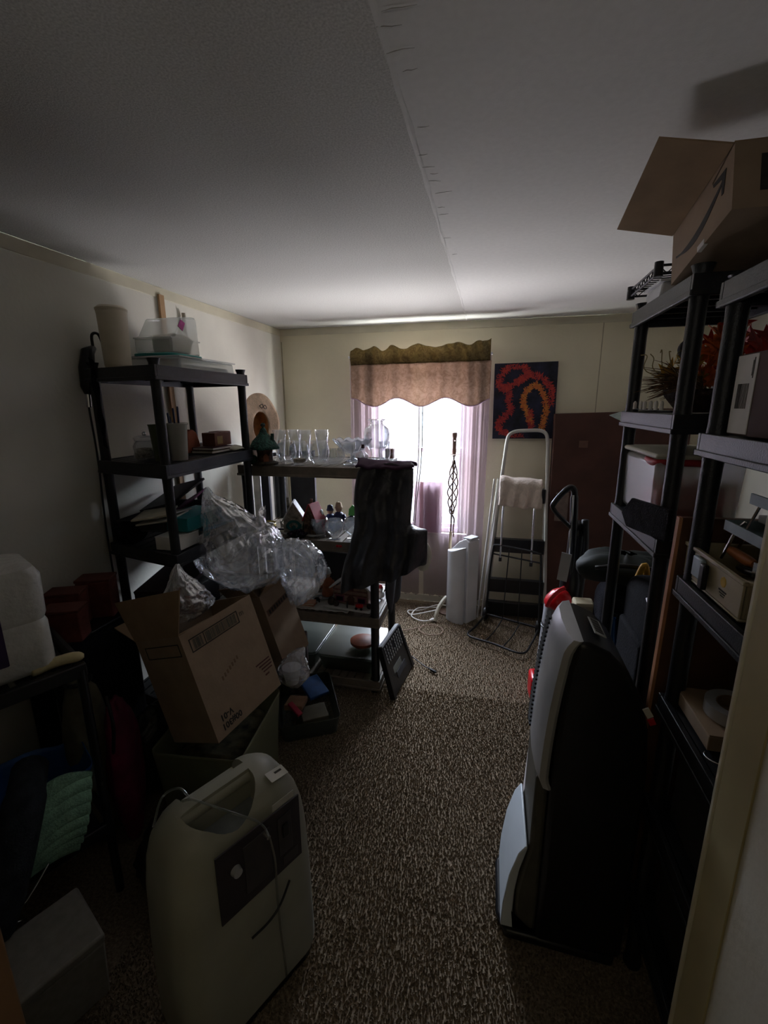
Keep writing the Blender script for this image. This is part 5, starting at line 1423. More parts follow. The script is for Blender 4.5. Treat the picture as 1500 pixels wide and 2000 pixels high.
# beige open toolbox with a hinged tray
tx = Thing('toolbox', 'beige open toolbox with a raised blue-grey tray on the near right shelving', 'toolbox', (.58, 1.085, 1.268))
M_TB = mat('beige_toolbox', (0.42, 0.36, 0.235), .45, .07, 10)
tx.part('body', MB().bx(-.09, .07, -.135, .135, 0, .006).bx(-.09, -.084, -.135, .135, .006, .082).bx(.064, .07, -.135, .135, .006, .082).bx(-.084, .064, -.135, -.129, .006, .082).bx(-.084, .064, .129, .135, .006, .082), M_TB, bevel=.003)
tx.part('rim', MB().bx(-.094, -.083, -.139, .139, .077, .086).bx(.063, .074, -.139, .139, .077, .086).bx(-.083, .063, -.139, -.128, .077, .086).bx(-.083, .063, .128, .139, .077, .086), M_TB, bevel=.002)
lt = tx.part('latch', MB().bx(-.102, -.091, .02, .065, .026, .074), mat('blue_grey_metal', (0.33, 0.40, 0.44), .4, .1, 20, metal=.3), bevel=.003)
tx.part('latch_tongue', MB().bx(-.106, -.094, -.004, .018, .012, .070), M_BLACKG, parent=lt, bevel=.003)
tx.part('sun_logo', MB().lathe([(.012, 0), (.011, .001), (0, .001)], 8, axes((-.0902, -.060, .055), (0, 1, 0), (0, 0, 1), (-1, 0, 0))), mat('logo_yellow', (0.55, 0.34, 0.03), .5), label='yellow sunburst logo')
tx.part('logo_lettering', MB().bx(-.0908, -.09, -.078, -.046, .034, .0375).bx(-.0908, -.09, -.074, -.050, .029, .0315).bx(-.0908, -.09, -.072, -.056, .024, .0262), M_INK)
M_TRAY = mat('blue_grey_tray', (0.20, 0.27, 0.29), .5, .1, 14)
tx.part('hinge_bar', MB().tube([(-.06, .03, .08), (-.055, .0, .155), (-.045, -.01, .175)], .0032, 6).tube([(-.02, .05, .10), (-.015, .03, .15)], .003, 6), M_CHROME, smooth='auto')
tr1 = tx.part('tray', MB().bx(-.07, .06, -.20, .02, .150, .153).bx(-.07, -.066, -.20, .02, .153, .172).bx(.056, .06, -.20, .02, .153, .172).bx(-.066, .056, .016, .02, .153, .172), M_TRAY)
tx.part('upper_tray', MB().bx(-.07, .06, -.24, -.06, .225, .228).bx(-.07, -.066, -.24, -.06, .228, .246), M_TRAY)
tx.part('upper_hinge', MB().tube([(-.066, -.06, .17), (-.066, -.09, .225)], .003, 6), M_CHROME)
single('screwdriver', 'orange-handled tool lying across the open beige toolbox', 'tool', MB().tube([(0, .05, .0), (0, .02, .0), (.006, -.03, -.004), (.008, -.05, -.004)], [.006, .011, .012, .008], 10), mat('tool_orange', (0.45, 0.15, 0.04), .4), (.545, 1.10, 1.362), smooth='auto')
pls = Thing('pliers', 'dark pliers lying in the open beige toolbox', 'tool', (.56, 1.04, 1.30))
for s in (-1, 1):
    pls.part('arm', MB().tube(smooth_path([(s * .004, .07, .03), (s * .014, .02, .038), (s * .006, -.03, .045), (s * .02, -.08, .055)], 5), .007, 8), M_BLACKG, smooth=True)
pls.part('pivot', MB().ball((0, .0, .045), .009), M_CHROME, smooth=True)
single('wire_tangle', 'tangle of thin wires in the toolbox tray', 'wires', MB().tube(smooth_path([V((.02 * math.cos(i * 1.7) - .0, -.10 + .06 * math.sin(i * 2.3), .010 * math.sin(i * 1.1) + .012)) for i in range(22)], 4), .0022, 5), mat('wire_mix', (0.16, 0.12, 0.10), .5, .6, 60), (.585, 1.06, 1.424), smooth=True)
single('small_connector', 'small pale connector lying in the toolbox tray', 'connector', MB().box((0, 0, .008), (.018, .03, .016)), M_SILVER, (.57, 1.07, 1.442), bevel=.002)
single('metal_bracket', 'small bright bracket at the right end of the open toolbox', 'bracket', MB().bx(-.012, .012, -.02, .02, 0, .003).bx(-.012, -.009, -.02, .02, .003, .03), M_CHROME, (.535, .972, 1.352), R(15))

# fourth shelf: cardboard flat with a roll of tape, lampshade, wire
fc = Thing('cardboard_box', 'shallow tan cardboard box under the roll of tape', 'box', (.60, 1.185 - .09, .93))
fc.part('body', MB().box((0, 0, .018), (.19, .185, .036)), M_CARD, bevel=.002)
fc.part('flap', MB().box((0, .0, .038), (.188, .183, .003)), M_CARDIN)
tp = Thing('tape_roll', 'wide roll of silver tape on the shallow tan cardboard box', 'tape', (.59, 1.085, .971))
tp.part('tape', MB().lathe([(.040, 0), (.062, 0), (.062, .030), (.040, .030), (.040, 0)], 32, close=True), M_SILVER, smooth='auto')
tp.part('core', MB().lathe([(.037, .001), (.0395, .001), (.0395, .029), (.037, .029), (.037, .001)], 32, close=True), M_CARDIN, smooth='auto')
lsd = Thing('lampshade', 'dark olive cone lampshade on the fourth shelf of the near right shelving', 'lampshade', (.665, .93, .931))
lsd.part('shade', MB().lathe([(.105, .0), (.10, .02), (.045, .255), (.043, .255), (.098, .02), (.102, 0)], 28), mat('olive_shade', (0.05, 0.045, 0.033), .8, .1, 20), smooth='auto')
lsd.part('ring', MB().tube([(.044 * math.cos(R(a)), .044 * math.sin(R(a)), .256) for a in range(0, 360, 20)], .003, 6, closed=True), M_DARKWIRE, smooth=True)
single('wire_loop', 'thin chrome wire loop lying at the edge of the fourth near shelf', 'wire', MB().tube([(.05 * math.cos(R(a)), .035 * math.sin(R(a)), .004 + .0001 * a) for a in range(150, 420, 12)], .002, 6), M_CHROME, (.53, .955, .93), smooth=True)
for k, (x, y, z, sx, sy, sz, c, L) in enumerate(((.64, 1.0, .605, .24, .3, .2, (0.03, 0.028, 0.03), 'dark box on the fifth shelf of the near right shelving'), (.735, 1.105, 1.266, .10, .20, .28, (0.012, 0.012, 0.013), 'black box behind the beige toolbox'), (.64, 1.0, .275, .24, .3, .2, (0.02, 0.018, 0.018), 'dark box on the lowest shelf of the near right shelving'))):
    B = Thing('dark_box', L, 'box', (x, y, z))
    B.part('body', MB().box((0, 0, sz / 2), (sx, sy, sz)), mat('dark_box_%d' % k, c, .7), bevel=.003)
    B.part('lid', MB().box((0, 0, sz + .008), (sx + .01, sy + .01, .014)), mat('dark_box_%d' % k, c, .7), bevel=.002)
single('crumpled_paper', 'scrap of grey paper on the floor under the near right shelving', 'paper', MB().ball((0, 0, .03), .04, 10, 8, (1, .7, .8)), mat('grey_paper', (0.30, 0.29, 0.29), .8, .1, 30), (.46, .96, .0))

# ------------------------------------------------------------------ black and silver tower appliance
tw = Thing('tower_heater', 'large black tower appliance with a silver front band and white foot', 'appliance', (.33, 1.29, 0))
prof = [(.25, .05), (.225, .55), (.222, .75)]
side = [(.205, .03), (.455, .03), (.455, .55), (.452, .72), (.440, .84), (.415, .93), (.375, 1.005), (.325, 1.055), (.275, 1.076), (.246, 1.078)]
front = [(.225, 1.00), (.205, .85), (.195, .70), (.192, .50), (.20, .25)]
tw.part('body', MB().prism([(x + .006, z) for x, z in side] + [(.232, 1.0), (.222, .85), (.215, .70), (.215, .3)], .27, axes((0, 1.43, 0), (1, 0, 0), (0, 0, 1), (0, -1, 0))), M_BLACKG, w=True, bevel=.014, seg=3)
def band(u, v):
    # silver front shell, v along height, u across the depth
    zc = .62 + .47 * v
    xf = .178 + .045 * v ** 2.2 - .005 * (1 - v)
    y = 1.16 + .27 * u
    bul = .020 * math.sin(math.pi * u)
    back = 0
    return V((xf - bul + (.035 if u < .0 else 0), y, zc))
bm_ = MB()
cs = [(.026, -.128), (.018, -.133), (.002, -.127), (-.008, -.08), (-.012, 0), (-.008, .08), (.008, .125), (.03, .138)]
rings = []
for i in range(25):
    t = i / 24
    z = .60 + .480 * t
    x0 = .182 + .040 * t ** 2.0
    sc = 1.0
    if t > .9:
        x0 += .016 * ((t - .9) / .1) ** 2
    if t < .06:
        x0 += .012 * (1 - t / .06)
    rings.append([bm_.bm.verts.new((x0 + a, 1.295 + b, z)) for a, b in cs])
for A, B in zip(rings, rings[1:]):
    for j in range(len(cs) - 1):
        bm_.bm.faces.new((A[j], A[j + 1], B[j + 1], B[j]))
bm_.bm.faces.new(rings[-1])
bm_.bm.faces.new(rings[0][::-1])
tw.part('front_band', bm_, M_SILVER, w=True, smooth='auto')
lv = MB()
for i in range(26):
    z = .66 + .40 * i / 26
    lv.box((.182 + .040 * ((z - .6) / .482) ** 2 - .010, 1.385, z), (.010, .05, .007))
tw.part('louvres', lv, M_BLACK, w=True, kind='stuff')
tw.part('lower_front', MB().prism([(.215, .03), (.150, .03), (.145, .10), (.146, .18), (.158, .27), (.176, .36), (.178, .62), (.215, .62)], .235, axes((0, 1.42, 0), (1, 0, 0), (0, 0, 1), (0, -1, 0))), mat('dark_olive_plastic', (0.10, 0.095, 0.08), .4), w=True, bevel=.012, seg=3)
ft = MB().prism([(.215, .03), (.105, .03), (.108, .12), (.122, .24), (.145, .33), (.165, .365), (.172, .36), (.152, .27), (.142, .18), (.14, .10), (.148, .03)], .25, axes((0, 1.43, 0), (1, 0, 0), (0, 0, 1), (0, -1, 0)))
tw.part('white_foot', ft, mat('pale_blue_white', (0.66, 0.72, 0.78), .4, .03, 6), w=True, bevel=.02, seg=3)
tw.part('base', MB().prism([(.12, 1.165), (.44, 1.155), (.455, 1.2), (.455, 1.4), (.44, 1.44), (.11, 1.44), (.092, 1.40), (.092, 1.22)], .032, None, 0.0), M_BLACKG, w=True, bevel=.008)
lbm = axes((.318, 1.30, 1.0665), (1, 0, -.42), (0, 1, 0), (.42, 0, 1))
lq = tw.part('label', MB().box((0, 0, 0), (.034, .10, .002), lbm @ Matrix.Translation((.0, -.02, .004))), mat('label_grey', (0.42, 0.42, 0.39), .6), w=True)
bc = MB()
for i in range(14):
    bc.box((0, -.055 + .006 * i, .0055), (.024, .0025 if i % 3 else .004, .0006), lbm)
tw.part('barcode', bc, M_INK, parent=lq, w=True)
tw.part('warning_sticker', MB().box((0, 0, 0), (.028, .004, .016), frame((.435, 1.157, .90), 0, 0, R(58))), M_WHITE, w=True, label='small white and red sticker')
tw.part('warning_red', MB().box((0, 0, 0), (.018, .004, .016), frame((.447, 1.157, .875), 0, 0, R(62))), M_RED, w=True)
# ------------------------------------------------------------------ oxygen concentrator
def apply_bool(o, cutters):
    for c in cutters:
        md = o.modifiers.new('Boolean', 'BOOLEAN')
        md.operation = 'DIFFERENCE'
        md.solver = 'EXACT'
        md.object = c
    dg = bpy.context.evaluated_depsgraph_get()
    dg.update()
    me = bpy.data.meshes.new_from_object(o.evaluated_get(dg))
    o.modifiers.clear()
    o.data = me
    for c in cutters:
        bpy.data.objects.remove(c, do_unlink=True)

M_OXY = mat('ivory_plastic', (0.33, 0.328, 0.27), .42, .05, 6)
OX = axes((-.55, .835, 0), (.461, .887, 0), (-.887, .461, 0), (0, 0, 1))
ox = Thing('oxygen_concentrator', 'ivory oxygen concentrator with a carry handle and a dark control panel', 'oxygen concentrator', M=OX)
ob_ = MB()
secs = [(.03, .00, .0), (.06, -.004, -.002), (.30, -.002, .0), (.50, .006, .003), (.57, .014, .006), (.62, .026, .012), (.655, .044, .024), (.68, .068, .042), (.693, .095, .064), (.697, .125, .085)]
rings = []
for z, ix, iy in secs:
    w, d = .42 - 2 * ix, .235 - 2 * iy
    r = min(.065, d / 2 - .004)
    zt = z
    ring = []
    for x, y in rrect(w, d, r, 6):
        yy = y + .1175
        # the top falls a little to the front
        ring.append(ob_.bm.verts.new((x, yy, zt - (.022 * max(0, (.16 - yy) / .16) ** 2 if z > .5 else 0) * (z - .5) / .2)))
    rings.append(ring)
n = len(rings[0])
for A, B in zip(rings, rings[1:]):
    for j in range(n):
        ob_.bm.faces.new((A[j], A[(j + 1) % n], B[(j + 1) % n], B[j]))
ob_.bm.faces.new(rings[0][::-1])
ob_.bm.faces.new(rings[-1])
oxb = ox.part('body', ob_, M_OXY)
c1 = MB()
pl_ = [(-.103, .118), (.093, .118)] + [(-.005 + .098 * math.cos(R(a)), .110 + .088 * math.sin(R(a))) for a in range(-10, -171, -10)]
c1.prism(pl_, .2, Matrix.Translation((-.02, 0, .60)))
cut1 = bpy.data.objects.new('cut', c1.mesh('cut', OX))
c2 = MB().bx(-.10, .075, .148, .30, .64, .8)
cut2 = bpy.data.objects.new('cut', c2.mesh('cut', OX))
for c in (cut1, cut2):
    COL.objects.link(c)
bpy.context.view_layer.update()
apply_bool(oxb, [cut1, cut2])
oxb.data.shade_smooth()
oxb.data.set_sharp_from_angle(angle=R(38))
md = oxb.modifiers.new('Bevel', 'BEVEL')
md.width, md.segments, md.limit_method, md.angle_limit = .006, 3, 'ANGLE', R(40)
ox.part('recess_floor', MB().prism([(x * .97, .003 + y * .97) for x, y in pl_], .002, Matrix.Translation((-.02, 0, .6005))), mat('grey_recess', (0.22, 0.24, 0.25), .6), label='grey recess under the handle')
ox.part('handle_bar', MB().tube([(-.13, .127, .668), (.085, .127, .668)], [.019, .019], 14), M_OXY, smooth='auto')
M_PANEL = mat('panel_dark', (0.035, 0.028, 0.034), .45, .1, 20)
pn = ox.part('control_panel', MB().prism([(-.103, .42), (.150, .42), (.150, .625), (-.103, .63)], .004, axes((0, .002, 0), (1, 0, 0), (0, 0, 1), (0, -1, 0))), M_PANEL, label='dark control panel')
for x0, x1, z0, z1, dpt in ((.075, .12, .475, .60, .002), (-.03, .05, .45, .60, .0015), (.085, .135, .435, .465, .002)):
    ox.part('panel_inset', MB().bx(x0, x1, -.0042, -.0015, z0, z1), mat('panel_inset', (0.05, 0.045, 0.05), .4), parent=pn, bevel=.002)
ox.part('flow_knob', MB().lathe([(.014, 0), (.012, .014), (0, .016)], 16, frame((-.055, -.003, .555), 0, R(90))), M_SILVER, parent=pn, smooth='auto')
ox.part('switch', MB().bx(.088, .108, -.010, -.004, .53, .57), M_BLACKG, parent=pn, bevel=.002)
ox.part('outlet', MB().lathe([(.009, 0), (.006, .018), (0, .018)], 12, frame((.035, -.003, .59), 0, R(90))), M_CHROME, parent=pn, smooth='auto')
ox.part('maker_label', MB().bx(.065, .135, -.0005, .0012, .632, .652), mat('label_grey_white', (0.52, 0.51, 0.46), .7))
stx = ox.part('paper_label', MB().prism(rrect(.070, .032, .002), .0008, axes((.125, .0595, .676), (1, .22, -.32), (-.10, .9, .35), (.3, -.3, .9))), M_WHITE, label='small printed paper label')
ox.part('print', MB().box((.008, .004, .001), (.028, .006, .0006), axes((.125, .0595, .676), (1, .22, -.32), (-.10, .9, .35), (.3, -.3, .9))), M_INK, parent=stx)
ox.part('tubing', MB().tube(smooth_path([(-.10, .16, .690), (-.085, .13, .705), (-.06, .10, .69), (-.02, .03, .675), (.02, -.006, .64), (.035, -.02, .595), (.05, -.018, .50), (.052, -.012, .40), (.055, -.010, .25), (.06, -.012, .12), (.06, -.015, .06)], 6), .0032, 8), mat_film('clear_tubing', (.75, .78, .74), .25, .6, .12, (.30, .32, .29)), smooth=True)
ox.part('rear_tubing', MB().tube(smooth_path([(-.17, .17, .66), (-.13, .20, .70), (-.09, .19, .705), (-.08, .15, .69)], 6), .0032, 8), mat_film('clear_tubing', (.75, .78, .74), .25, .6, .12, (.30, .32, .29)), smooth=True)
ox.part('cord', MB().tube(smooth_path([(-.03, -.005, .30), (.02, -.012, .31), (.06, -.012, .33), (.10, -.005, .37)], 6), .0035, 6), M_BLACK, smooth=True)
ox.part('green_tubing', MB().tube(smooth_path([(.205, .11, .44), (.232, .12, .435), (.242, .12, .40), (.225, .115, .36), (.205, .11, .35)], 6), .0035, 6), mat('green_tube', (0.03, 0.35, 0.22), .35), smooth=True)
ox.part('base', MB().prism([(x * .96, y * .96 + .1175) for x, y in rrect(.42, .235, .06, 5)], .032, None, 0), M_BLACKG)
for sx in (-.16, .16):
    for sy in (.05, .19):
        ox.part('caster', MB().lathe([(.016, -.01), (.016, .01), (0, .01)], 12, frame((sx, sy, .016), 0, 0, R(90))), M_BLACK)

# ------------------------------------------------------------------ cardboard boxes, the totes that carry them, the plastic bags
def open_carton(name, label, M, w, h, d, t=.005, inner=None):
    """front face in the local x = 0 plane, y 0..w, z -h..0, the box behind it (x < 0)"""
    T = Thing(name, label, 'box', M=M)
    T.part('front_panel', MB().bx(-t, 0, 0, w, -h, 0), M_CARD)
    T.part('side_panel', MB().bx(-d, -t, 0, t, -h, 0), M_CARD)
    T.part('side_panel', MB().bx(-d, -t, w - t, w, -h, 0), M_CARD)
    T.part('back_panel', MB().bx(-d, -d + t, t, w - t, -h, 0), M_CARD)
    T.part('bottom_panel', MB().bx(-d + t, -t, t, w - t, -h, -h + t), M_CARD)
    return T
B1 = axes((-1.065, 1.276, .878), (.936, -.178, .304), (.181, .983, .018), (-.302, .038, .953))
w1_, h1_, d1_ = .386, .435, .25
b1 = open_carton('cardboard_box', 'open tilted cardboard box with a printed barcode band, in front', B1, w1_, h1_, d1_)
# flaps
b1.part('flap', MB().prism([(0, 0), (d1_, 0), (d1_ + .06, .165), (-.07, .165)], .004, axes((0, -.002, 0), (-1, 0, 0), (0, .10, .99), (0, .99, -.10))), M_CARDIN, label='raised near flap')
b1.part('flap', MB().prism([(0, 0), (w1_, 0), (w1_ - .01, .13), (.01, .13)], .004, axes((-d1_, 0, 0), (0, 1, 0), (-.8, 0, .45), (.45, 0, .8))), M_CARDIN)
b1.part('flap', MB().prism([(0, 0), (d1_ - .02, 0), (d1_ - .02, .14), (0, .14)], .004, axes((-.01, w1_ - .006, -.003), (-1, 0, 0), (0, -.25, -1), (0, 1, -.25))), M_CARDIN)
b1.part('flap', MB().prism([(0.02, 0), (.16, 0), (.13, .06), (0.03, .10)], .004, axes((-.006, 0.02, -.004), (0, 1, 0), (-.95, 0, -.2), (-.2, 0, .95))), M_CARDIN)
FX = axes((.0005, 0, 0), (0, 1, 0), (0, 0, 1), (1, 0, 0))     # front-panel print: x along the panel, y up
def rects(rs, t=.0006, M=FX):
    mb = MB()
    for x0, x1, y0, y1 in rs:
        mb.prism([(x0, y0), (x1, y0), (x1, y1), (x0, y1)], t, M)
    return mb
bx0, bx1, by0, by1 = .030, .285, -.083, -.030
f_ = .0042
b1.part('barcode_frame', rects([(bx0, bx1, by0, by0 + f_), (bx0, bx1, by1 - f_, by1), (bx0, bx0 + f_, by0, by1), (bx1 - f_, bx1, by0, by1)]), M_INK)
rnd = random.Random(8)
bars = []
x = bx0 + .016
while x < bx1 - .014:
    q = rnd.choice((.0015, .003, .0045))
    if .055 < x - bx0 < .068:
        x = bx0 + .078
    bars.append((x, min(x + q, bx1 - .012), by0 + .007, by1 - .007))
    x += q + rnd.choice((.0018, .0025, .004))
b1.part('barcode', rects(bars), mat('barcode_grey', (0.10, 0.10, 0.08), .8))
b1.part('barcode_tick', rects([(bx0 + .068, bx0 + .071, by0 + .004, by1 - .004)]), M_INK)
def ftext(s, size, x, y, rot=0, bold=0.0006):
    return text_mb(s, size, FX @ Matrix.Translation((x, y, .0002)) @ Matrix.Rotation(R(rot), 4, 'Z'), .0003, 'CENTER', bold)
M_FAINT = mat('faint_print', (0.19, 0.115, 0.065), .8)
b1.part('lettering', ftext('m', .034, .307, -.050), mat('grey_print', (0.14, 0.11, 0.08), .8))
b1.part('lettering', ftext('V-01', .034, .075, -.365, 180, .001), M_INK)
b1.part('lettering', ftext('00#301', .034, .090, -.400, 180, .001), M_INK)
b1.part('faint_mark', rects([(.11 + .016 * i, .118 + .016 * i, -.245 + .006 * i, -.229 + .006 * i) for i in range(7)]), M_FAINT)
b1.part('small_print', rects([(.285, .372, -.292, -.286), (.300, .376, -.306, -.300), (.310, .376, -.320, -.314), (.316, .372, -.334, -.328), (.320, .345, -.352, -.345)]), mat('maroon_print', (0.10, 0.035, 0.03), .8))
SX = axes((0, -.0005, 0), (-1, 0, 0), (0, 0, 1), (0, -1, 0))
b1.part('side_print', rects([(.02, .21, -.034, -.030), (.02, .21, -.08, -.076), (.02, .024, -.08, -.03), (.206, .21, -.08, -.03)], .0006, SX), M_INK)

B2 = axes((-1.079, 1.884, .763), (.957, -.151, .247), (.132, .987, .095), (-.258, -.059, .964))
b2 = open_carton('cardboard_box', 'second cardboard box with a dark print band, behind the barcode box', B2, .235, .415, .20)
b2.part('print_band', rects([(.006, .225, -.118, -.085)], .0006, FX @ Matrix.Rotation(R(4), 4, 'Z')), mat('band_brown', (0.16, 0.09, 0.06), .8))
b2.part('band_marks', rects([(.02 + .022 * i, .034 + .022 * i, -.112, -.091) for i in range(9)], .0012, FX @ Matrix.Rotation(R(4), 4, 'Z')), M_INK)
b2.part('flap', MB().prism([(0, 0), (.235, 0), (.225, .10), (.01, .10)], .004, axes((0, 0, 0), (0, 1, 0), (.65, 0, .6), (-.6, 0, .65))), M_CARDIN)
b2.part('flap', MB().prism([(0, 0), (.19, 0), (.19, .09), (0, .09)], .004, axes((-.2, 0, 0), (1, 0, 0), (0, -.4, .8), (0, .8, .4))), M_CARDIN)

M_TOTE = mat_film('olive_tote', (.55, .58, .42), .75, .3, .3, (.32, .33, .20))
T1 = tub_open('storage_tote', 'translucent olive tote under the tilted barcode box', (-1.085, 1.50, 0), R(6), .36, .44, .365, M_TOTE)
T1.part('contents', MB().box((0, 0, .16), (.28, .36, .29)), mat('tote_rags', (0.10, 0.09, 0.05), .9, .4, 20), bevel=.04)
T2 = tub_open('storage_tote', 'grey translucent tote under the second cardboard box', (-1.205, 2.02, 0), 0, .12, .34, .28, M_CLEARP)
T2.part('contents', MB().box((0, 0, .13), (.08, .28, .22)), mat('tote_cloths', (0.10, 0.09, 0.10), .9, .4, 20), bevel=.03)

def film_body(spine, radii, seed, amp=.14, squash=(1, 1, 1), nu=120, k=16, crisp=1.0):
    P = smooth_path(spine, k)
    Rr = smooth_path([(r, 0, 0) for r in radii], k)
    mb = MB()
    N = len(P)
    def ridge(q):
        return 1 - 2 * abs(noise.noise(q))
    def f(u, v):
        i = min(N - 1, int(round(v * (N - 1))))
        p = P[i]
        a, b = P[max(0, i - 1)], P[min(N - 1, i + 1)]
        d = (b - a).normalized()
        e1 = V((0, 1, 0))
        e1 = (e1 - d * e1.dot(d)).normalized()
        e2 = d.cross(e1)
        an = 6.2832 * u
        q = V((math.cos(an) * 1.5, math.sin(an) * 1.5, v * 4.2 + seed))
        w = q + V((noise.noise(q * 1.3), noise.noise(q * 1.3 + V((5, 0, 0))), noise.noise(q * 1.3 + V((0, 5, 0))))) * .7
        r = max(.004, Rr[i].x)
        r *= 1 + amp * (1.5 * noise.noise(q * .9) + 1.0 * ridge(w * 1.1) - .45 + .55 * ridge(w * 2.2 + V((3, 1, 0))) - .25 + .34 * ridge(w * 4.5) - .15 + .12 * ridge(w * 9))
        return p + (e1 * math.cos(an) * squash[0] + e2 * math.sin(an) * squash[1]) * r
    mb.sheet(f, nu, N - 1, wrapu=True)
    return mb
pb = Thing('plastic_bag', 'large crumpled clear plastic bag bulging over the cardboard boxes', 'plastic bag', (-1.10, 1.95, .80))
pb.part('body', film_body([(-1.255, 1.80, 1.325), (-1.250, 1.81, 1.26), (-1.217, 1.84, 1.16), (-1.170, 1.88, 1.035), (-1.070, 1.92, .995), (-1.000, 1.95, 1.01), (-0.965, 1.96, 1.02)], [.008, .04, .10, .172, .18, .11, .035], 1.0, .19), M_BAG, w=True, smooth=True)
pb.part('flared_end', film_body([(-0.975, 1.96, 1.025), (-0.940, 1.96, .995), (-0.890, 1.955, .955), (-0.870, 1.945, .87), (-0.885, 1.935, .79), (-0.915, 1.93, .72)], [.03, .065, .098, .095, .07, .02], 9.0, .22), M_BAG, w=True, smooth=True)
sp_ = Thing('plastic_bag', 'small peaked clear plastic bag behind the raised flap', 'plastic bag', (-1.20, 1.50, .84))
sp_.part('body', film_body([(-1.225, 1.51, 1.06), (-1.22, 1.50, 1.0), (-1.205, 1.50, .93), (-1.195, 1.50, .87), (-1.19, 1.50, .84)], [.006, .04, .085, .10, .07], 4.0, .15), M_BAG, w=True, smooth=True)
sp_.part('contents', film_body([(-1.215, 1.50, .96), (-1.20, 1.50, .90), (-1.20, 1.50, .86)], [.02, .05, .04], 3.0, .4, nu=40), mat('rosy_contents', (0.22, 0.12, 0.13), .8, .3, 16), w=True, smooth=True)
s3 = Thing('plastic_bag', 'small clear bag with a white tub squeezed between box and bin', 'plastic bag', (-.90, 1.80, .34))
s3.part('body', film_body([(-.83, 1.83, .55), (-.86, 1.82, .50), (-.88, 1.81, .43), (-.89, 1.81, .37)], [.006, .045, .07, .05], 7.0, .14, nu=48), M_BAG, w=True, smooth=True)
s3.part('tub', MB().lathe([(.03, -.06), (.045, .02), (.047, .025), (0, .027)], 20, Matrix.Translation((-.895, 1.815, .42))), M_WHITEP, w=True, smooth='auto')

# black rubbish bag and dark heap under / beside the boxes
def lump(c, s, seed, amp=.25):
    mb = MB()
    mb.ball((0, 0, 0), 1.0, 32, 20)
    for v in mb.bm.verts:
        q = v.co.copy()
        f = 1 + amp * (noise.noise(q * 1.4 + V((seed, 0, 0))) + .5 * noise.noise(q * 3.5 + V((0, seed, 0))))
        v.co = V((c[0] + q.x * s[0] * f, c[1] + q.y * s[1] * f, max(c[2] + q.z * s[2] * f, c[2] - s[2])))
    return mb
M_BIN = mat('black_bin_film', (0.012, 0.012, 0.013), .35, .2, 12, bump=.8, bscale=26)
single('rubbish_bag', 'black rubbish bag on the floor left of the olive tote', 'bag', lump((0, 0, .215), (.095, .125, .21), 3), M_BIN, (-1.385, 1.425, 0.004), smooth=True)
single('rubbish_bag', 'dark lumpy bag on the floor behind the oxygen concentrator', 'bag', lump((0, 0, .13), (.13, .12, .128), 8), mat('brown_bin_film', (0.022, 0.018, 0.014), .5, .3, 10, bump=.8, bscale=30), (-1.04, 1.10, 0.004), smooth=True)

# ------------------------------------------------------------------ black rack at the far left with the white pack
a_ = math.atan2(-.42, .91)
RK = axes((-1.215, 1.03, 0), (-.46, -.888, 0), (-.888, .46, 0), (0, 0, -1))
RK = axes((-1.215, 1.03, 0), (.46, .888, 0), (-.888, .46, 0), (0, 0, 1))   # x along the front edge (far end at 0), y to the wall
rkk = Thing('storage_rack', 'black slatted storage rack in the near left corner carrying the white pack', 'rack', M=RK)
RL, RD = .95, .36
for z in (.905, .30):
    for y in (0.0, RD):
        rkk.part('rail', MB().bx(-RL, 0, y - .012, y + .012, z - .045, z), M_BLACKG, bevel=.004)
    for x in (-RL, -.012):
        rkk.part('end_rail', MB().bx(x, x + .012, .012, RD - .012, z - .045, z), M_BLACKG)
    k = 0
    for i in range(18):
        xx = -RL + .03 + (RL - .05) * i / 18
        rkk.part('slat', MB().bx(xx, xx + .034, .012, RD - .012, z - .012, z - .002), M_BLACK)
for x in (-RL + .015, -.015):
    for y in (0.0, RD):
        rkk.part('leg', MB().tube([(x, y, 0), (x, y, .885)], .014, 10), M_BLACKG, smooth='auto')
def rack(x, y, z, rz=0):
    return RK @ frame((x, y, z), rz)
pk = Thing('paper_towel_pack', 'white film-wrapped pack with a dark purple panel on the black rack', 'pack', M=rack(-.25, .145, .908))
pm = MB()
secs = [(0, .015), (.02, 0), (.15, .002), (.165, .007), (.18, .002), (.30, 0), (.325, .012), (.335, .04)]
rings = []
for z, i_ in secs:
    rr = rrect(.38 - 2 * i_, .25 - 2 * i_, .04, 5)
    rings.append([pm.bm.verts.new((x + .003 * noise.noise(V((x * 30, y * 30, z * 30))), y + .003 * noise.noise(V((x * 30, y * 30, z * 30 + 9))), z)) for x, y in rr])
n = len(rings[0])
for A, B in zip(rings, rings[1:]):
    for j in range(n):
        pm.bm.faces.new((A[j], A[(j + 1) % n], B[(j + 1) % n], B[j]))
pm.bm.faces.new(rings[0][::-1])
pm.bm.faces.new(rings[-1])
M_WRAP = mat('white_wrap', (0.66, 0.66, 0.63), .25, .04, 12, bump=.35, bscale=40, coat=.4)
pk.part('wrapped_body', pm, M_WRAP, smooth='auto')
pk.part('purple_panel', MB().prism(rrect(.24, .215, .004), .002, axes((-.045, -.1255, .165), (1, 0, 0), (0, 0, 1), (0, -1, 0))), mat('deep_purple', (0.035, 0.015, 0.075), .4), label='dark purple printed panel')
pk.part('top_marks', MB().box((-.08, -.02, .3355), (.10, .004, .001)).box((-.07, .01, .3355), (.08, .007, .001)), M_INK)
bs_ = MB().tube(smooth_path([(.06, -.012, 0.012), (.02, -.002, .016), (-.03, .004, .016), (-.075, -.004, .013)], 6), [.006, .012, .015, .016, .017, .017, .017, .017, .017, .017, .017, .017, .017, .017, .016, .016, .016, .014, .013][:19], 10)
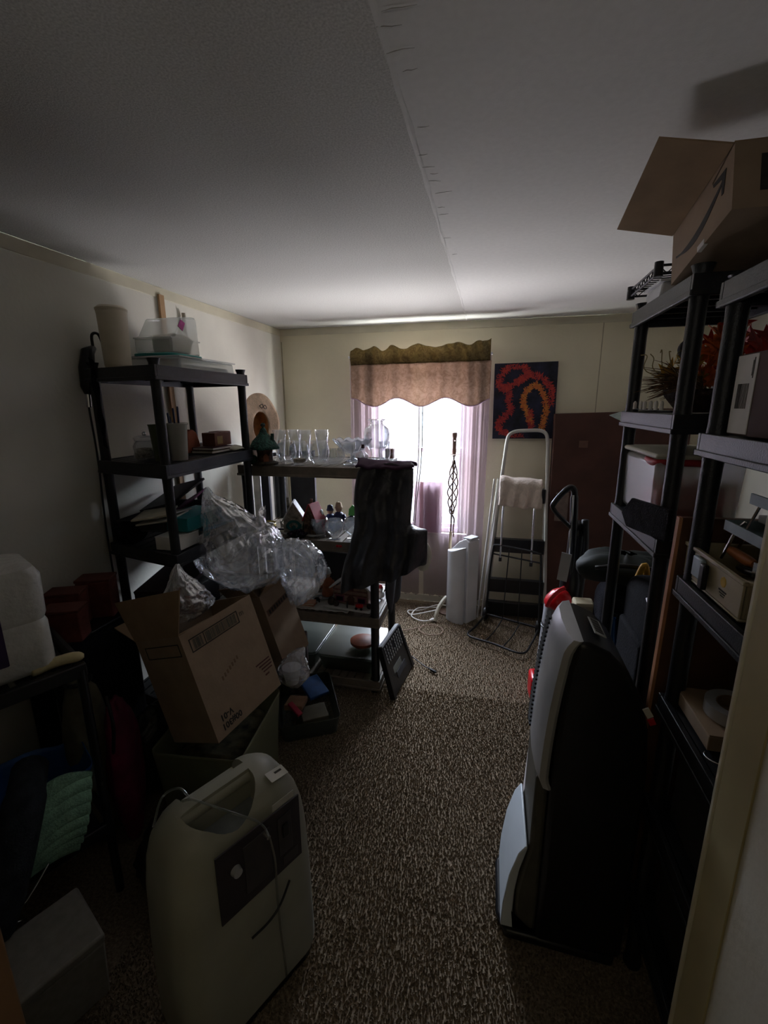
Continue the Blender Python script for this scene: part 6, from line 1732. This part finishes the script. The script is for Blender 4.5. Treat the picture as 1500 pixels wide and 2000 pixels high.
single('candle', 'cream curved candle lying on the rack edge beside the white pack', 'candle', bs_, mat('cream_wax', (0.62, 0.54, 0.30), .45), M=rack(-.055, .032, .9045), smooth=True)

# on the lower shelf: blue bag with a green knit and folded jeans
bl = Thing('tote_bag', 'blue bag of clothes on the lower rack shelf', 'bag', M=rack(-.22, .14, .304))
def bagf(u, v):
    a = 6.283 * u
    r = 1 + .07 * noise.noise(V((math.cos(a) * 2, math.sin(a) * 2, v * 3)))
    return V((.20 * (.85 + .2 * v) * r * math.copysign(abs(math.cos(a)) ** .6, math.cos(a)), .13 * (.85 + .2 * v) * r * math.copysign(abs(math.sin(a)) ** .6, math.sin(a)), .0 + .20 * v + .008 * math.sin(a * 5) * v))
bgm = MB().sheet(bagf, 48, 10, wrapu=True)
bl.part('body', bgm, mat('royal_blue_film', (0.03, 0.12, 0.36), .35, .15, 12, bump=.4, bscale=40), smooth=True, solid=.003)
bl.part('bottom', MB().prism([(x, y) for x, y in rrect(.33, .21, .05)], .006), mat('royal_blue_film', (0.03, 0.12, 0.36), .35, .15, 12))
M_KNIT = mat('mint_knit', (0.32, 0.58, 0.43), .95, .12, 30, bump=.6, bscale=140)
def knit(u, v):
    y = -.125 - .06 * math.sin(v * 3.1) * .8
    x = .045 + .14 * u - .12 * v * (1 - .3 * u)
    z = .23 - .26 * v + .008 * math.sin(v * 52 + u * 3) - .02 * (u - .5) ** 2 * 4
    return V((x, y + .010 * math.cos(v * 52 + u * 3), z))
single('knit_sweater', 'mint green ribbed knit hanging out of the blue bag', 'sweater', MB().sheet(knit, 20, 90), M_KNIT, M=rack(-.22, .14, .304), smooth=True, solid=.02)
M_JEAN = mat('dark_denim', (0.022, 0.028, 0.04), .9, .25, 24, bump=.4, bscale=180)
single('jeans', 'dark jeans leg spilling from the blue bag beside the green knit', 'jeans', MB().tube(smooth_path([(.05, -.03, .255), (.01, -.14, .235), (-.05, -.215, .13), (-.10, -.225, .0), (-.12, -.215, -.06)], 6), [.05] * 6 + [.055] * 12 + [.05] * 7, 14), M_JEAN, M=rack(-.22, .14, .304), smooth=True)
single('bent_wire', 'crumpled chrome wire bent under the jeans at the rack edge', 'wire', MB().tube(smooth_path([(-.14, -.20, .0), (-.06, -.215, -.005), (-.02, -.20, .01), (.03, -.17, .04)], 6), .003, 6).tube(smooth_path([(-.08, -.21, -.004), (-.09, -.20, -.05), (-.06, -.20, -.07)], 6), .003, 6), M_CHROME, M=rack(-.22, .14, .27), smooth=True)
wbx = Thing('foam_box', 'white foam box on the floor in front of the black rack', 'box', M=RK @ frame((-.30, -.20, 0), R(2)))
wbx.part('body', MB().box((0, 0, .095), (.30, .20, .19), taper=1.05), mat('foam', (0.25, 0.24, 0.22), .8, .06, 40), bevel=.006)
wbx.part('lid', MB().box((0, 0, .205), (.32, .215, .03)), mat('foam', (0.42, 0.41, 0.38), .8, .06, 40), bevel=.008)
# on the rack lower shelf further back / dark crate and rag
single('rag', 'brown crumpled rag under the rack behind the blue bag', 'rag', lump((0, 0, .09), (.10, .13, .09), 5, .4), mat('brown_rag', (0.07, 0.055, 0.045), .95, .3, 20), M=rack(-.5, .18, .0) @ frame((0, 0, 0.002)), smooth=True)

# stack behind the rack along the wall: dark tote, three red-brown bins, sack and magenta bag
dt = Thing('storage_tote', 'dark grey tote against the left wall below the red-brown boxes', 'storage tote', (-1.615, 1.375, 0))
dt.part('body', MB().box((0, 0, .40), (.21, .36, .80), taper=1.0), M_NAVY, bevel=.015)
dt.part('lid', MB().box((0, 0, .808), (.215, .37, .016)), M_BLACKG, bevel=.004)
M_RUST = mat('rust_fabric', (0.15, 0.035, 0.025), .85, .2, 20)
for k, (x, y, z, L) in enumerate(((-1.55, 1.265, .818, 'red-brown box nearest the white pack on the dark grey tote'), (-1.64, 1.36, .818, 'red-brown box in the middle of the row on the dark grey tote'), (-1.60, 1.47, .818, 'red-brown box farthest from the white pack on the dark grey tote'))):
    q = Thing('fabric_box', L, 'box', (x, y, z), R(24))
    q.part('body', MB().box((0, 0, .06 + .01 * k), (.13, .085, .12 + .02 * k)), M_RUST, bevel=.004)
    q.part('lid', MB().box((0, 0, .126 + .02 * k), (.135, .09, .012)), mat('rust_lid', (0.12, 0.035, 0.025), .8), bevel=.003)
sk = Thing('cloth_sack', 'beige cloth sack slumped between the rack and the cardboard box', 'bag', (-1.43, 1.17, 0.0))
sk.part('body', lump((0, 0, .37), (.085, .085, .36), 12, .12), mat('beige_sack', (0.17, 0.155, 0.10), .9, .15, 16), smooth=True)
sk.part('tie', MB().tube([(.04 * math.cos(R(a)), .04 * math.sin(R(a)), .715) for a in range(0, 360, 30)], .008, 6, closed=True), M_BLACK, smooth=True)
mg = Thing('magenta_bag', 'magenta bag wedged beside the beige sack', 'bag', (-1.315, 1.205, 0.0))
mg.part('body', lump((0, 0, .335), (.045, .075, .33), 2, .2), mat('magenta_nylon', (0.17, 0.008, 0.045), .6, .25, 12), smooth=True)
mg.part('strap', MB().tube(smooth_path([(.02, -.06, .45), (.05, -.07, .58), (.02, -.05, .68)], 6), .006, 6), M_BLACK, smooth=True)
